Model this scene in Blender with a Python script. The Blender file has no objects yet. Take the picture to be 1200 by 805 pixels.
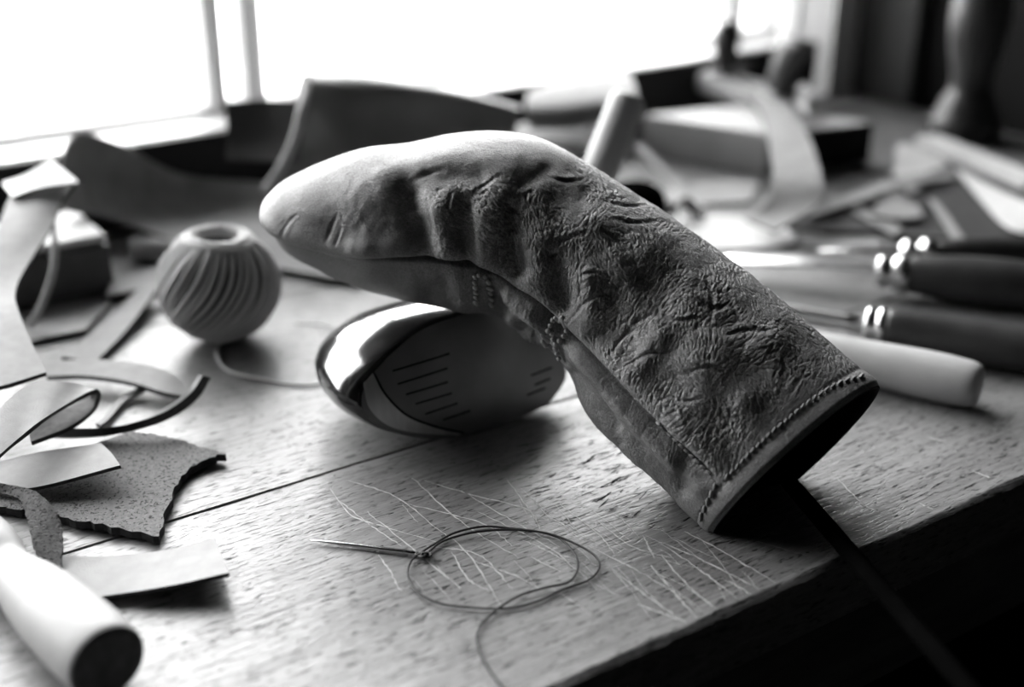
import bpy, math, random
import numpy as np
from mathutils import Matrix, Vector

random.seed(7)
rng = np.random.default_rng(7)
SC = bpy.context.scene
COL = SC.collection

# ------------------------------------------------------------------ camera
CAM_H, PITCH, FPX = 0.300, math.radians(24.1), 1500.0       # bench top is z = 0
cd = bpy.data.cameras.new('camera')
cam = bpy.data.objects.new('camera', cd)
COL.objects.link(cam)
cam.location = (0, 0, CAM_H)
cam.rotation_euler = (math.pi / 2 - PITCH, 0, 0)
cd.sensor_width = 36.0
cd.lens = 36.0 * FPX / 1200.0
cd.clip_start = 0.01
cd.clip_end = 200
cd.dof.use_dof = True
cd.dof.focus_distance = 0.560
cd.dof.aperture_fstop = 3.2
SC.camera = cam

# ------------------------------------------------------------------ light: daylight through the window
THETA = math.radians(33.8)                                   # bench and window run along this direction
SKY = 21.0
world = bpy.data.worlds.new('overcast_sky')
SC.world = world
world.use_nodes = True
wn = world.node_tree.nodes
wl = world.node_tree.links
bg = wn['Background']
tc = wn.new('ShaderNodeTexCoord')
nz = wn.new('ShaderNodeTexNoise')
nz.inputs['Scale'].default_value = 2.2
nz.inputs['Detail'].default_value = 3
rp = wn.new('ShaderNodeValToRGB')
rp.color_ramp.elements[0].position = 0.3
rp.color_ramp.elements[0].color = (0.80, 0.80, 0.80, 1)
rp.color_ramp.elements[1].position = 0.7
rp.color_ramp.elements[1].color = (1, 1, 1, 1)
wl.new(tc.outputs['Generated'], nz.inputs['Vector'])
wl.new(nz.outputs['Fac'], rp.inputs['Fac'])
wl.new(rp.outputs['Color'], bg.inputs['Color'])
bg.inputs['Strength'].default_value = SKY

SC.view_settings.view_transform = 'Standard'
SC.view_settings.look = 'None'
SC.view_settings.gamma = 1.0
SC.view_settings.use_curve_mapping = False
SC.view_settings.exposure = 0.0
SC.cycles.use_denoising = True
SC.cycles.max_bounces = 7
SC.cycles.diffuse_bounces = 4
SC.cycles.glossy_bounces = 4
SC.cycles.transparent_max_bounces = 8
SC.cycles.sample_clamp_indirect = 4.0
SC.cycles.caustics_reflective = False
SC.cycles.caustics_refractive = False

# ------------------------------------------------------------------ geometry helpers
FW = np.array([0, math.cos(PITCH), -math.sin(PITCH)])
UP = np.array([0, math.sin(PITCH), math.cos(PITCH)])
RT = np.array([1.0, 0, 0])
C0 = np.array([0, 0, CAM_H])
EU = np.array([math.cos(THETA), math.sin(THETA), 0])
EV = np.array([-math.sin(THETA), math.cos(THETA), 0])


def ray(x, y):
    return FW + (x - 600.0) / FPX * RT + (402.5 - y) / FPX * UP


def P(x, y, z=0.0):
    """point at height z above the bench seen in direction (x, y) of the 1200x805 photograph"""
    d = ray(x, y)
    return C0 + d * ((z - CAM_H) / d[2])


def D(x, y, t):
    return C0 + t * ray(x, y)


def proj(w):
    v = np.asarray(w) - C0
    t = v @ FW
    return 600 + FPX * (v @ RT) / t, 402.5 - FPX * (v @ UP) / t


def on_plane(x, y, o, n):
    d = ray(x, y)
    return C0 + d * (((o - C0) @ n) / (d @ n))


def uvz(u, v, z=0.0):
    return EU * u + EV * v + np.array([0, 0, z])


def unit(a):
    a = np.asarray(a, float)
    return a / max(np.linalg.norm(a), 1e-12)


def catmull(pts, n, closed=False):
    """n samples of a Catmull-Rom curve through pts (any dimension)"""
    p = np.asarray(pts, float)
    m = len(p)
    if closed:
        t = np.arange(n) / n * m
        i = np.floor(t).astype(int)
        g = lambda k: p[(i + k) % m]
    else:
        if m == 2:
            s = np.linspace(0, 1, n)[:, None]
            return p[0] * (1 - s) + p[1] * s
        t = np.linspace(0, m - 1, n)
        i = np.minimum(np.floor(t).astype(int), m - 2)
        q = np.vstack([2 * p[0] - p[1], p, 2 * p[-1] - p[-2]])
        g = lambda k: q[i + k + 1]
    f = (t - i)[:, None]
    a, b, c, d = g(-1), g(0), g(1), g(2)
    return 0.5 * (2 * b + (c - a) * f + (2 * a - 5 * b + 4 * c - d) * f ** 2 + (3 * b - a - 3 * c + d) * f ** 3)


def finish(name, verts, faces, mat, parent=None, smooth=True, origin=None, mats=None, midx=None, local=False):
    """link ONE mesh object; world-space verts, shifted to the thing's base point"""
    v = np.asarray(verts, float)
    if not local:
        if parent is not None:
            origin = np.array(parent.location)
        elif origin is None:
            origin = np.array([(v[:, 0].min() + v[:, 0].max()) / 2, (v[:, 1].min() + v[:, 1].max()) / 2, v[:, 2].min()])
        v = v - origin
    me = bpy.data.meshes.new(name)
    me.from_pydata(v.tolist(), [], [list(map(int, f)) for f in faces])
    for m in (mats or [mat]):
        me.materials.append(m)
    if midx is not None:
        me.polygons.foreach_set('material_index', np.asarray(midx, np.int32))
    sm = np.ones(len(me.polygons), bool) if smooth is True else (np.zeros(len(me.polygons), bool) if smooth is False else np.asarray(smooth, bool))
    me.polygons.foreach_set('use_smooth', sm)
    me.update()
    o = bpy.data.objects.new(name, me)
    COL.objects.link(o)
    if parent is not None:
        o.parent = parent
    elif not local:
        o.location = origin
    return o


def tag(o, label, cat, group=None):
    o['label'] = label
    o['category'] = cat
    if group:
        o['group'] = group
    return o


def thing(name, label, cat, loc, group=None):
    o = bpy.data.objects.new(name, None)
    o.empty_display_size = 0.02
    COL.objects.link(o)
    o.location = tuple(float(c) for c in loc)
    return tag(o, label, cat, group)


def grid_faces(n, m, close_m=False, off=0):
    f = []
    for i in range(n - 1):
        for j in range(m - (0 if close_m else 1)):
            k = (j + 1) % m
            f.append((off + i * m + j, off + i * m + k, off + (i + 1) * m + k, off + (i + 1) * m + j))
    return f


def grid_normals(g):
    a = np.gradient(g, axis=0)
    b = np.gradient(g, axis=1)
    n = np.cross(a, b)
    return n / np.maximum(np.linalg.norm(n, axis=2, keepdims=True), 1e-12)


def patch(rows, nu, nv):
    r = np.array([catmull(row, nu) for row in rows])
    return np.array([catmull(r[:, i], nv) for i in range(nu)])        # nu x nv x 3


def sheet_mesh(g, thick, rough=0.0):
    nu, nv = g.shape[:2]
    n = grid_normals(g)
    if n[..., 2].mean() < 0:
        n = -n
    if rough:
        edge = np.zeros((nu, nv, 1))
        edge[0] = edge[-1] = 1
        edge[:, 0] = edge[:, -1] = 1
        g = g + rng.normal(0, rough, g.shape) * edge * np.array([1, 1, 0.3])
    lo = g - n * thick
    V = [g.reshape(-1, 3), lo.reshape(-1, 3)]
    F = grid_faces(nu, nv)
    k = nu * nv
    F += [tuple(reversed(q)) for q in grid_faces(nu, nv, off=k)]
    sm = [True] * len(F)
    rim = [(i, 0) for i in range(nu)] + [(nu - 1, j) for j in range(1, nv)] + [(i, nv - 1) for i in range(nu - 2, -1, -1)] + [(0, j) for j in range(nv - 2, 0, -1)]
    top = np.array([g[a] for a in rim])
    bot = np.array([lo[a] for a in rim])
    b0 = 2 * k
    V += [top, bot]
    r = len(rim)
    for i in range(r):
        j = (i + 1) % r
        F.append((b0 + i, b0 + r + i, b0 + r + j, b0 + j))
        sm.append(False)
    return np.vstack(V), F, sm


def sheet(name, rows, mat, thick=0.0018, nu=28, nv=16, parent=None, rough=0.0, px=True, edge=True):
    """sheet of leather through a net of control points (pixel x, pixel y, height above the bench)"""
    if px:
        rows = [[P(*q) for q in row] for row in rows]
    V, F, sm = sheet_mesh(patch(rows, nu, nv), thick, rough)
    k = (nu - 1) * (nv - 1)
    idx = [0] * k + [1] * k + [2] * (len(F) - 2 * k)
    if isinstance(edge, str):
        return finish(name, V, F, mat, parent, smooth=sm, mats=[mat, M[edge], M[edge]], midx=idx)
    return finish(name, V, F, mat, parent, smooth=sm, mats=[mat, M['leather_flesh'] if edge else mat, M['shaded_leather_edge'] if edge else mat], midx=idx)


def tube_mesh(path, rad, seg=8, cap=True):
    p = np.asarray(path, float)
    n = len(p)
    r = np.broadcast_to(np.asarray(rad, float), (n,))
    t = np.gradient(p, axis=0)
    t /= np.maximum(np.linalg.norm(t, axis=1, keepdims=True), 1e-12)
    ref = np.array([0, 0, 1.0]) if abs(t[0, 2]) < 0.9 else np.array([1.0, 0, 0])
    V = []
    a = unit(np.cross(t[0], ref))
    for i in range(n):
        a = unit(a - t[i] * (a @ t[i]))
        b = np.cross(t[i], a)
        for k in range(seg):
            th = 2 * math.pi * k / seg
            V.append(p[i] + r[i] * (math.cos(th) * a + math.sin(th) * b))
    F = grid_faces(n, seg, True)
    if cap:
        F.append(tuple(range(seg)))
        F.append(tuple(range((n - 1) * seg, n * seg))[::-1])
    return np.array(V), F


def lathe_mesh(A, B, prof, seg=40):
    """prof: (distance along A->B in m, radius)"""
    A = np.asarray(A, float)
    d = unit(np.asarray(B, float) - A)
    ref = np.array([0, 0, 1.0]) if abs(d[2]) < 0.9 else np.array([1.0, 0, 0])
    a = unit(np.cross(d, ref))
    b = np.cross(d, a)
    V = []
    for (s, r) in prof:
        for k in range(seg):
            th = 2 * math.pi * k / seg
            V.append(A + d * s + max(r, 1e-5) * (math.cos(th) * a + math.sin(th) * b))
    F = [tuple(reversed(q)) for q in grid_faces(len(prof), seg, True)]
    F.append(tuple(range(seg)))
    F.append(tuple(range((len(prof) - 1) * seg, len(prof) * seg))[::-1])
    return np.array(V), F


def smooth_prof(pts, n=40):
    q = catmull(pts, n)
    q[:, 1] = np.maximum(q[:, 1], 1e-5)
    return q


def box_mesh(c, ax, ay, az, bevel=0.0):
    """box about centre c with half-axis vectors; bevel is a chamfer in m"""
    c = np.asarray(c, float)
    L = [np.linalg.norm(q) for q in (ax, ay, az)]
    U = [unit(q) for q in (ax, ay, az)]
    import bmesh
    bm = bmesh.new()
    bmesh.ops.create_cube(bm, size=2.0)
    for v in bm.verts:
        v.co = Vector((v.co.x * L[0], v.co.y * L[1], v.co.z * L[2]))
    if bevel:
        bmesh.ops.bevel(bm, geom=list(bm.edges), offset=bevel, segments=2, affect='EDGES')
    V = np.array([c + U[0] * v.co.x + U[1] * v.co.y + U[2] * v.co.z for v in bm.verts])
    bm.verts.index_update()
    F = [tuple(v.index for v in f.verts) for f in bm.faces]
    bm.free()
    return V, F


def ubox(name, u0, u1, v0, v1, z0, z1, mat, parent=None, bevel=0.0, kind=None):
    """box in bench directions (u along the front edge, v away from it); object turned, so its texture runs along u"""
    V, F = box_mesh(((u0 + u1) / 2, (v0 + v1) / 2, (z0 + z1) / 2), ((u1 - u0) / 2, 0, 0), (0, (v1 - v0) / 2, 0), (0, 0, (z1 - z0) / 2), bevel)
    o = finish(name, V, F, mat, parent, smooth=False, local=True)
    if parent is None:
        o.rotation_euler.z = THETA
    if kind:
        o['kind'] = kind
    return o


# ------------------------------------------------------------------ numpy noise
def _h(ix, iy, s=0):
    n = (ix.astype(np.int64) * 374761393 + iy.astype(np.int64) * 668265263 + s * 1274126177) & 0xFFFFFFFF
    n = ((n ^ (n >> 13)) * 1103515245) & 0xFFFFFFFF
    return ((n ^ (n >> 16)) & 0xFFFFFF) / float(0xFFFFFF)


def vnoise(x, y, s=0):
    xi, yi = np.floor(x), np.floor(y)
    fx, fy = x - xi, y - yi
    fx = fx * fx * fx * (fx * (fx * 6 - 15) + 10)
    fy = fy * fy * fy * (fy * (fy * 6 - 15) + 10)
    a, b = _h(xi, yi, s), _h(xi + 1, yi, s)
    c, d = _h(xi, yi + 1, s), _h(xi + 1, yi + 1, s)
    return (a + (b - a) * fx) * (1 - fy) + (c + (d - c) * fx) * fy


def fbm(x, y, s=0, o=3):
    t, a, q = 0.0, 0.5, 0.0
    for k in range(o):
        t = t + a * vnoise(x * 2 ** k + 17 * k, y * 2 ** k - 9 * k, s + k)
        q += a
        a *= 0.5
    return t / q


def worley_edge(x, y, s=0):
    xi, yi = np.floor(x), np.floor(y)
    f1 = np.full(x.shape, 9.0)
    f2 = np.full(x.shape, 9.0)
    for dx in (-1, 0, 1):
        for dy in (-1, 0, 1):
            cx, cy = xi + dx, yi + dy
            d = np.hypot(cx + _h(cx, cy, s) - x, cy + _h(cx, cy, s + 5) - y)
            f2 = np.where(d < f1, f1, np.minimum(f2, d))
            f1 = np.minimum(f1, d)
    return f2 - f1


def sstep(a, b, x):
    t = np.clip((x - a) / (b - a), 0, 1)
    return t * t * (3 - 2 * t)


# ------------------------------------------------------------------ materials
def new_mat(name):
    m = bpy.data.materials.new(name)
    m.use_nodes = True
    nt = m.node_tree
    return m, nt.nodes, nt.links, nt.nodes['Principled BSDF']


def mat(name, lo, hi, rough=0.6, spec=0.5, scale=(60, 60, 60), detail=4, bump=0.0, bscale=None, metallic=0.0, coat=0.0, specks=None, sheen=0.0):
    """grey material: noise between two greys, optional bump and dark specks"""
    m, N, L, b = new_mat(name)
    co = N.new('ShaderNodeTexCoord')
    mp = N.new('ShaderNodeMapping')
    mp.inputs['Scale'].default_value = scale
    no = N.new('ShaderNodeTexNoise')
    no.inputs['Scale'].default_value = 1.0
    no.inputs['Detail'].default_value = detail
    cr = N.new('ShaderNodeValToRGB')
    cr.color_ramp.elements[0].position = 0.3
    cr.color_ramp.elements[1].position = 0.7
    cr.color_ramp.elements[0].color = (lo, lo, lo, 1)
    cr.color_ramp.elements[1].color = (hi, hi, hi, 1)
    L.new(co.outputs['Object'], mp.inputs['Vector'])
    L.new(mp.outputs['Vector'], no.inputs['Vector'])
    L.new(no.outputs['Fac'], cr.inputs['Fac'])
    col = cr.outputs['Color']
    if specks:
        n2 = N.new('ShaderNodeTexNoise')
        n2.inputs['Scale'].default_value = specks[0]
        n2.inputs['Detail'].default_value = 2
        c2 = N.new('ShaderNodeValToRGB')
        c2.color_ramp.elements[0].position = specks[1]
        c2.color_ramp.elements[1].position = specks[1] + 0.06
        c2.color_ramp.elements[0].color = (specks[2],) * 3 + (1,)
        c2.color_ramp.elements[1].color = (1, 1, 1, 1)
        mx = N.new('ShaderNodeMixRGB')
        mx.blend_type = 'MULTIPLY'
        mx.inputs['Fac'].default_value = 1
        L.new(co.outputs['Object'], n2.inputs['Vector'])
        L.new(n2.outputs['Fac'], c2.inputs['Fac'])
        L.new(col, mx.inputs['Color1'])
        L.new(c2.outputs['Color'], mx.inputs['Color2'])
        col = mx.outputs['Color']
    L.new(col, b.inputs['Base Color'])
    b.inputs['Roughness'].default_value = rough
    b.inputs['Specular IOR Level'].default_value = spec
    b.inputs['Metallic'].default_value = metallic
    b.inputs['Coat Weight'].default_value = coat
    b.inputs['Coat Roughness'].default_value = 0.04
    b.inputs['Sheen Weight'].default_value = sheen
    if bump:
        nb = N.new('ShaderNodeTexNoise')
        nb.inputs['Detail'].default_value = 5
        if bscale is None or not isinstance(bscale, tuple):
            nb.inputs['Scale'].default_value = bscale or 900
            L.new(co.outputs['Object'], nb.inputs['Vector'])
        else:
            m2 = N.new('ShaderNodeMapping')
            m2.inputs['Scale'].default_value = bscale
            nb.inputs['Scale'].default_value = 1
            L.new(co.outputs['Object'], m2.inputs['Vector'])
            L.new(m2.outputs['Vector'], nb.inputs['Vector'])
        bp = N.new('ShaderNodeBump')
        bp.inputs['Strength'].default_value = bump
        bp.inputs['Distance'].default_value = 0.001
        L.new(nb.outputs['Fac'], bp.inputs['Height'])
        L.new(bp.outputs['Normal'], b.inputs['Normal'])
    return m


M = {}
M['pale_leather'] = mat('pale_leather', 0.25, 0.31, 0.65, 0.3, (120,) * 3, bump=0.25, bscale=1400)
M['cream_leather'] = mat('cream_leather', 0.48, 0.57, 0.6, 0.3, (120,) * 3, bump=0.2, bscale=1200)
M['grey_leather'] = mat('grey_leather', 0.21, 0.29, 0.6, 0.35, (60,) * 3, bump=0.3, bscale=1000)
M['dark_leather'] = mat('dark_leather', 0.035, 0.06, 0.5, 0.5, (40,) * 3, bump=0.3, bscale=900)
M['brown_leather'] = mat('brown_leather', 0.14, 0.22, 0.42, 0.5, (30,) * 3, bump=0.3, bscale=900)
M['suede'] = mat('suede', 0.17, 0.25, 0.95, 0.1, (500,) * 3, bump=1.0, bscale=1100, specks=(800, 0.36, 0.3))
M['twine'] = mat('twine', 0.5, 0.62, 0.9, 0.15, (900,) * 3, bump=0.6, bscale=2600)
M['shaded_twine_core'] = mat('shaded_twine_core', 0.05, 0.08, 0.95, 0.05, (900,) * 3)  # darker than the strands: puts shade into the gaps and hollow
M['lace'] = mat('lace', 0.34, 0.44, 0.7, 0.2, (300,) * 3)
M['pale_wood'] = mat('pale_wood', 0.33, 0.42, 0.5, 0.35, (40, 40, 40), bump=0.12, bscale=500)
M['block_wood'] = mat('block_wood', 0.48, 0.6, 0.6, 0.3, (30, 30, 30), bump=0.2, bscale=400)
M['dark_wood'] = mat('dark_wood', 0.018, 0.05, 0.36, 0.3, (30, 30, 30), bump=0.1, bscale=400)
M['rail_wood'] = mat('rail_wood', 0.012, 0.022, 0.7, 0.3, (6, 60, 60), bump=0.2, bscale=300)
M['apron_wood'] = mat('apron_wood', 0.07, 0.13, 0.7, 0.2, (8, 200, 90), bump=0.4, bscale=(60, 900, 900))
M['steel'] = mat('steel', 0.5, 0.6, 0.28, 0.5, (200,) * 3, metallic=1.0)
M['bright_ferrule'] = mat('bright_ferrule', 0.5, 0.6, 0.25, 0.5, (200,) * 3, metallic=1.0)
M['needle_steel'] = mat('needle_steel', 0.7, 0.8, 0.18, 0.5, (300,) * 3, metallic=1.0)
M['gloss_black'] = mat('gloss_black', 0.004, 0.006, 0.16, 0.5, (50,) * 3, coat=1.0)
M['club_face'] = mat('club_face', 0.2, 0.3, 0.42, 0.5, (25, 25, 25), metallic=0.85, bump=0.06, bscale=2500)
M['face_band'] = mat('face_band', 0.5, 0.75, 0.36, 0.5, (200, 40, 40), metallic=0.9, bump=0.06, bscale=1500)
M['groove_black'] = mat('groove_black', 0.004, 0.006, 0.8, 0.1)
M['shaft_black'] = mat('shaft_black', 0.0015, 0.0025, 0.7, 0.0, (80,) * 3)
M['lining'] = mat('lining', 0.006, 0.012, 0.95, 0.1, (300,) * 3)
M['thread'] = mat('thread', 0.02, 0.04, 0.6, 0.3, (2000,) * 3)
M['stitch_thread'] = mat('stitch_thread', 0.16, 0.26, 0.6, 0.35, (2500,) * 3, bump=0.3, bscale=4000)
M['white_paint'] = mat('white_paint', 0.80, 0.86, 0.4, 0.4, (8,) * 3)
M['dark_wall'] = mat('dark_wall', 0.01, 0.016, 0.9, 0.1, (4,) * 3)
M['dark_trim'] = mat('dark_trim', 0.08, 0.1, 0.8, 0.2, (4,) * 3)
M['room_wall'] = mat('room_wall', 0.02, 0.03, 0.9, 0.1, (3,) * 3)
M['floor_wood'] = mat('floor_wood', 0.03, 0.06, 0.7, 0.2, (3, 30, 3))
M['snow'] = mat('snow', 0.55, 0.85, 0.9, 0.1, (0.35, 0.35, 0.35), detail=4)
M['scratch'] = mat('scratch', 0.48, 0.6, 0.8, 0.1, (300,) * 3)
M['gouge'] = mat('gouge', 0.012, 0.03, 0.9, 0.05, (300,) * 3)


def wood_bench():
    m, N, L, b = new_mat('worn_bench_wood')
    co = N.new('ShaderNodeTexCoord')

    def noise(scale, detail=4, dist=0.0):
        mp = N.new('ShaderNodeMapping')
        mp.inputs['Scale'].default_value = scale
        n = N.new('ShaderNodeTexNoise')
        n.inputs['Scale'].default_value = 1
        n.inputs['Detail'].default_value = detail
        n.inputs['Distortion'].default_value = dist
        L.new(co.outputs['Object'], mp.inputs['Vector'])
        L.new(mp.outputs['Vector'], n.inputs['Vector'])
        return n.outputs['Fac']

    def ramp(f, p0, c0, p1, c1):
        r = N.new('ShaderNodeValToRGB')
        r.color_ramp.elements[0].position = p0
        r.color_ramp.elements[1].position = p1
        r.color_ramp.elements[0].color = (c0, c0, c0, 1)
        r.color_ramp.elements[1].color = (c1, c1, c1, 1)
        L.new(f, r.inputs['Fac'])
        return r.outputs['Color']

    def mul(a, c):
        x = N.new('ShaderNodeMixRGB')
        x.blend_type = 'MULTIPLY'
        x.inputs['Fac'].default_value = 1
        L.new(a, x.inputs['Color1'])
        L.new(c, x.inputs['Color2'])
        return x.outputs['Color']

    grain = noise((22, 420, 420), 5, 0.4)
    blot = noise((9, 16, 16), 4)
    fine = noise((160, 1500, 1500), 3)
    pores = noise((150, 820, 820), 2, 0.3)
    dents = noise((95, 330, 330), 3, 0.6)
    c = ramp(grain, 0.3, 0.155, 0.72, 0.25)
    c = mul(c, ramp(blot, 0.3, 0.72, 0.7, 1.08))
    c = mul(c, ramp(fine, 0.3, 0.74, 0.7, 1.14))
    c = mul(c, ramp(pores, 0.33, 0.22, 0.40, 1.0))
    c = mul(c, ramp(dents, 0.31, 0.22, 0.37, 1.0))
    L.new(c, b.inputs['Base Color'])
    L.new(ramp(blot, 0.3, 0.36, 0.7, 0.50), b.inputs['Roughness'])
    b.inputs['Specular IOR Level'].default_value = 0.75
    ad = N.new('ShaderNodeMath')
    ad.operation = 'ADD'
    L.new(ramp(dents, 0.25, 0.0, 0.4, 0.8), ad.inputs[0])
    L.new(grain, ad.inputs[1])
    ad2 = N.new('ShaderNodeMath')
    ad2.operation = 'ADD'
    L.new(ad.outputs[0], ad2.inputs[0])
    L.new(ramp(pores, 0.28, 0.0, 0.42, 0.6), ad2.inputs[1])
    bp = N.new('ShaderNodeBump')
    bp.inputs['Strength'].default_value = 0.55
    bp.inputs['Distance'].default_value = 0.0006
    L.new(ad2.outputs[0], bp.inputs['Height'])
    L.new(bp.outputs['Normal'], b.inputs['Normal'])
    return m


M['bench_wood'] = wood_bench()


def cover_leather():
    m, N, L, b = new_mat('wrinkled_cover_leather')
    co = N.new('ShaderNodeTexCoord')
    at = N.new('ShaderNodeAttribute')
    at.attribute_name = 'wear'
    blot = N.new('ShaderNodeTexNoise')
    blot.inputs['Scale'].default_value = 45
    blot.inputs['Detail'].default_value = 6
    vo = N.new('ShaderNodeTexVoronoi')
    vo.feature = 'DISTANCE_TO_EDGE'
    vo.inputs['Scale'].default_value = 1000
    gr = N.new('ShaderNodeTexNoise')
    gr.inputs['Scale'].default_value = 1300
    gr.inputs['Detail'].default_value = 3
    for n in (blot, vo, gr):
        L.new(co.outputs['Object'], n.inputs['Vector'])
    cr = N.new('ShaderNodeValToRGB')
    cr.color_ramp.elements[0].position = 0.3
    cr.color_ramp.elements[0].color = (0.11, 0.11, 0.11, 1)
    cr.color_ramp.elements[1].position = 0.72
    cr.color_ramp.elements[1].color = (0.19, 0.19, 0.19, 1)
    L.new(blot.outputs['Fac'], cr.inputs['Fac'])
    mx = N.new('ShaderNodeMixRGB')
    mx.inputs['Color2'].default_value = (0.40, 0.40, 0.40, 1)
    L.new(at.outputs['Fac'], mx.inputs['Fac'])
    L.new(cr.outputs['Color'], mx.inputs['Color1'])
    g2 = N.new('ShaderNodeValToRGB')
    g2.color_ramp.elements[0].position = 0.3
    g2.color_ramp.elements[0].color = (0.7, 0.7, 0.7, 1)
    g2.color_ramp.elements[1].position = 0.7
    g2.color_ramp.elements[1].color = (1.2, 1.2, 1.2, 1)
    L.new(gr.outputs['Fac'], g2.inputs['Fac'])
    ml = N.new('ShaderNodeMixRGB')
    ml.blend_type = 'MULTIPLY'
    ml.inputs['Fac'].default_value = 1
    L.new(mx.outputs['Color'], ml.inputs['Color1'])
    L.new(g2.outputs['Color'], ml.inputs['Color2'])
    L.new(ml.outputs['Color'], b.inputs['Base Color'])
    b.inputs['Roughness'].default_value = 0.52
    b.inputs['Specular IOR Level'].default_value = 0.5
    cl = N.new('ShaderNodeMath')
    cl.operation = 'MINIMUM'
    cl.inputs[1].default_value = 0.12
    L.new(vo.outputs['Distance'], cl.inputs[0])
    ad = N.new('ShaderNodeMath')
    ad.operation = 'MULTIPLY_ADD'
    ad.inputs[1].default_value = 3.0
    L.new(cl.outputs[0], ad.inputs[0])
    L.new(gr.outputs['Fac'], ad.inputs[2])
    bp = N.new('ShaderNodeBump')
    bp.inputs['Strength'].default_value = 0.5
    bp.inputs['Distance'].default_value = 0.0004
    L.new(ad.outputs[0], bp.inputs['Height'])
    L.new(bp.outputs['Normal'], b.inputs['Normal'])
    return m


M['cover_leather'] = cover_leather()


def pane_glass():
    m = bpy.data.materials.new('window_glass')
    m.use_nodes = True
    N, L = m.node_tree.nodes, m.node_tree.links
    N.clear()
    o = N.new('ShaderNodeOutputMaterial')
    mx = N.new('ShaderNodeMixShader')
    fr = N.new('ShaderNodeFresnel')
    fr.inputs['IOR'].default_value = 1.25
    tr = N.new('ShaderNodeBsdfTransparent')
    tr.inputs['Color'].default_value = (0.97, 0.97, 0.97, 1)
    gl = N.new('ShaderNodeBsdfGlossy')
    gl.inputs['Roughness'].default_value = 0.02
    L.new(fr.outputs[0], mx.inputs[0])
    L.new(tr.outputs[0], mx.inputs[1])
    L.new(gl.outputs[0], mx.inputs[2])
    L.new(mx.outputs[0], o.inputs['Surface'])
    return m


M['glass'] = pane_glass()


def translucent_white():
    """white window profile; translucency added to brighten its room side"""
    m, N, L, b = new_mat('white_window_profile')
    b.inputs['Base Color'].default_value = (.84, .84, .84, 1)
    b.inputs['Roughness'].default_value = .45
    t = N.new('ShaderNodeBsdfTranslucent')
    t.inputs['Color'].default_value = (.9, .9, .9, 1)
    x = N.new('ShaderNodeMixShader')
    x.inputs[0].default_value = .25  # lets sky glow through so the profile looks lit from inside
    L.new(b.outputs[0], x.inputs[1])
    L.new(t.outputs[0], x.inputs[2])
    L.new(x.outputs[0], N['Material Output'].inputs['Surface'])
    return m


M['window_profile'] = translucent_white()
M['shaded_leather_edge'] = mat('shaded_leather_edge', 0.035, 0.06, 0.8, 0.2, (300,) * 3)  # burnished edges, with the shade of their room side added to the tone
M['leather_flesh'] = mat('leather_flesh', 0.14, 0.2, 0.95, 0.1, (300,) * 3)
M['strap_shade_face'] = mat('strap_shade_face', 0.05, 0.08, 0.9, 0.1, (300,) * 3)  # shade on the face turned from the window, put into the colour
M['shaded_butt_wood'] = mat('shaded_butt_wood', 0.06, 0.1, 0.8, 0.15, (200,) * 3)  # shaded end face of the near handle, painted dark
M['shaded_end'] = mat('shaded_end', 0.012, 0.02, 0.8, 0.1, (60,) * 3)  # block side turned from the window, its shade put into the colour

# ------------------------------------------------------------------ the room
VW = 0.955                                                   # plane of the window glass
ZF, ZC = -0.85, 1.65
UL, UR, VF = -1.75, 1.022, -2.2
SILL, HEAD = 0.058, 1.15
U_OPEN, U_SIDE = (-1.05, 0.985), 0.948
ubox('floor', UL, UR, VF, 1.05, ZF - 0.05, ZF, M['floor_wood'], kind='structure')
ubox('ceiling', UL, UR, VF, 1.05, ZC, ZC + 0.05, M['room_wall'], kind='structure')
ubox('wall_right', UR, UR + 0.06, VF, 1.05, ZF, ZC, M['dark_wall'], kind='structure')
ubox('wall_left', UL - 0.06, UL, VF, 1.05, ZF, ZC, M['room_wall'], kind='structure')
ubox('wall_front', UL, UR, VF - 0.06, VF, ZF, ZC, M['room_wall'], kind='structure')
# window wall: below the sill, above the head, left of the opening, and the pier in the corner
wb_v, wb_f = [], []
for (u0, u1, z0, z1) in ((UL, UR, ZF, 0.0), (UL, U_SIDE, 0.0, SILL - 0.02), (U_OPEN[1], UR, 0.0, SILL - 0.02), (UL, UR, HEAD, ZC), (UL, U_OPEN[0], SILL - 0.02, HEAD), (U_OPEN[1], UR, SILL - 0.02, HEAD)):
    v, f = box_mesh(((u0 + u1) / 2, 0.965, (z0 + z1) / 2), ((u1 - u0) / 2, 0, 0), (0, 0.075, 0), (0, 0, (z1 - z0) / 2))
    wb_f += [tuple(i + sum(map(len, wb_v)) for i in q) for q in f]
    wb_v.append(v)
wb = finish('wall_back', np.vstack(wb_v), wb_f, M['white_paint'], smooth=False, local=True)
wb.rotation_euler.z = THETA
wb['kind'] = 'structure'
ubox('trim_1', U_OPEN[0], U_SIDE, 0.888, 1.0, SILL - 0.018, SILL, M['white_paint'], bevel=0.003, kind='structure')          # sill
ubox('trim_2', U_OPEN[1] - 0.006, U_OPEN[1], 0.89, 1.0, 0.001, HEAD, M['white_paint'], kind='structure')                # reveal on the right
ubox('trim_3', UR - 0.012, UR - 0.0005, 0.815, 0.886, 0.001, ZC - 0.01, M['dark_trim'], kind='structure')                        # board in the corner


def uwin(x, y):
    q = on_plane(x, y, uvz(0, VW), EV)
    return q @ EU


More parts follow.
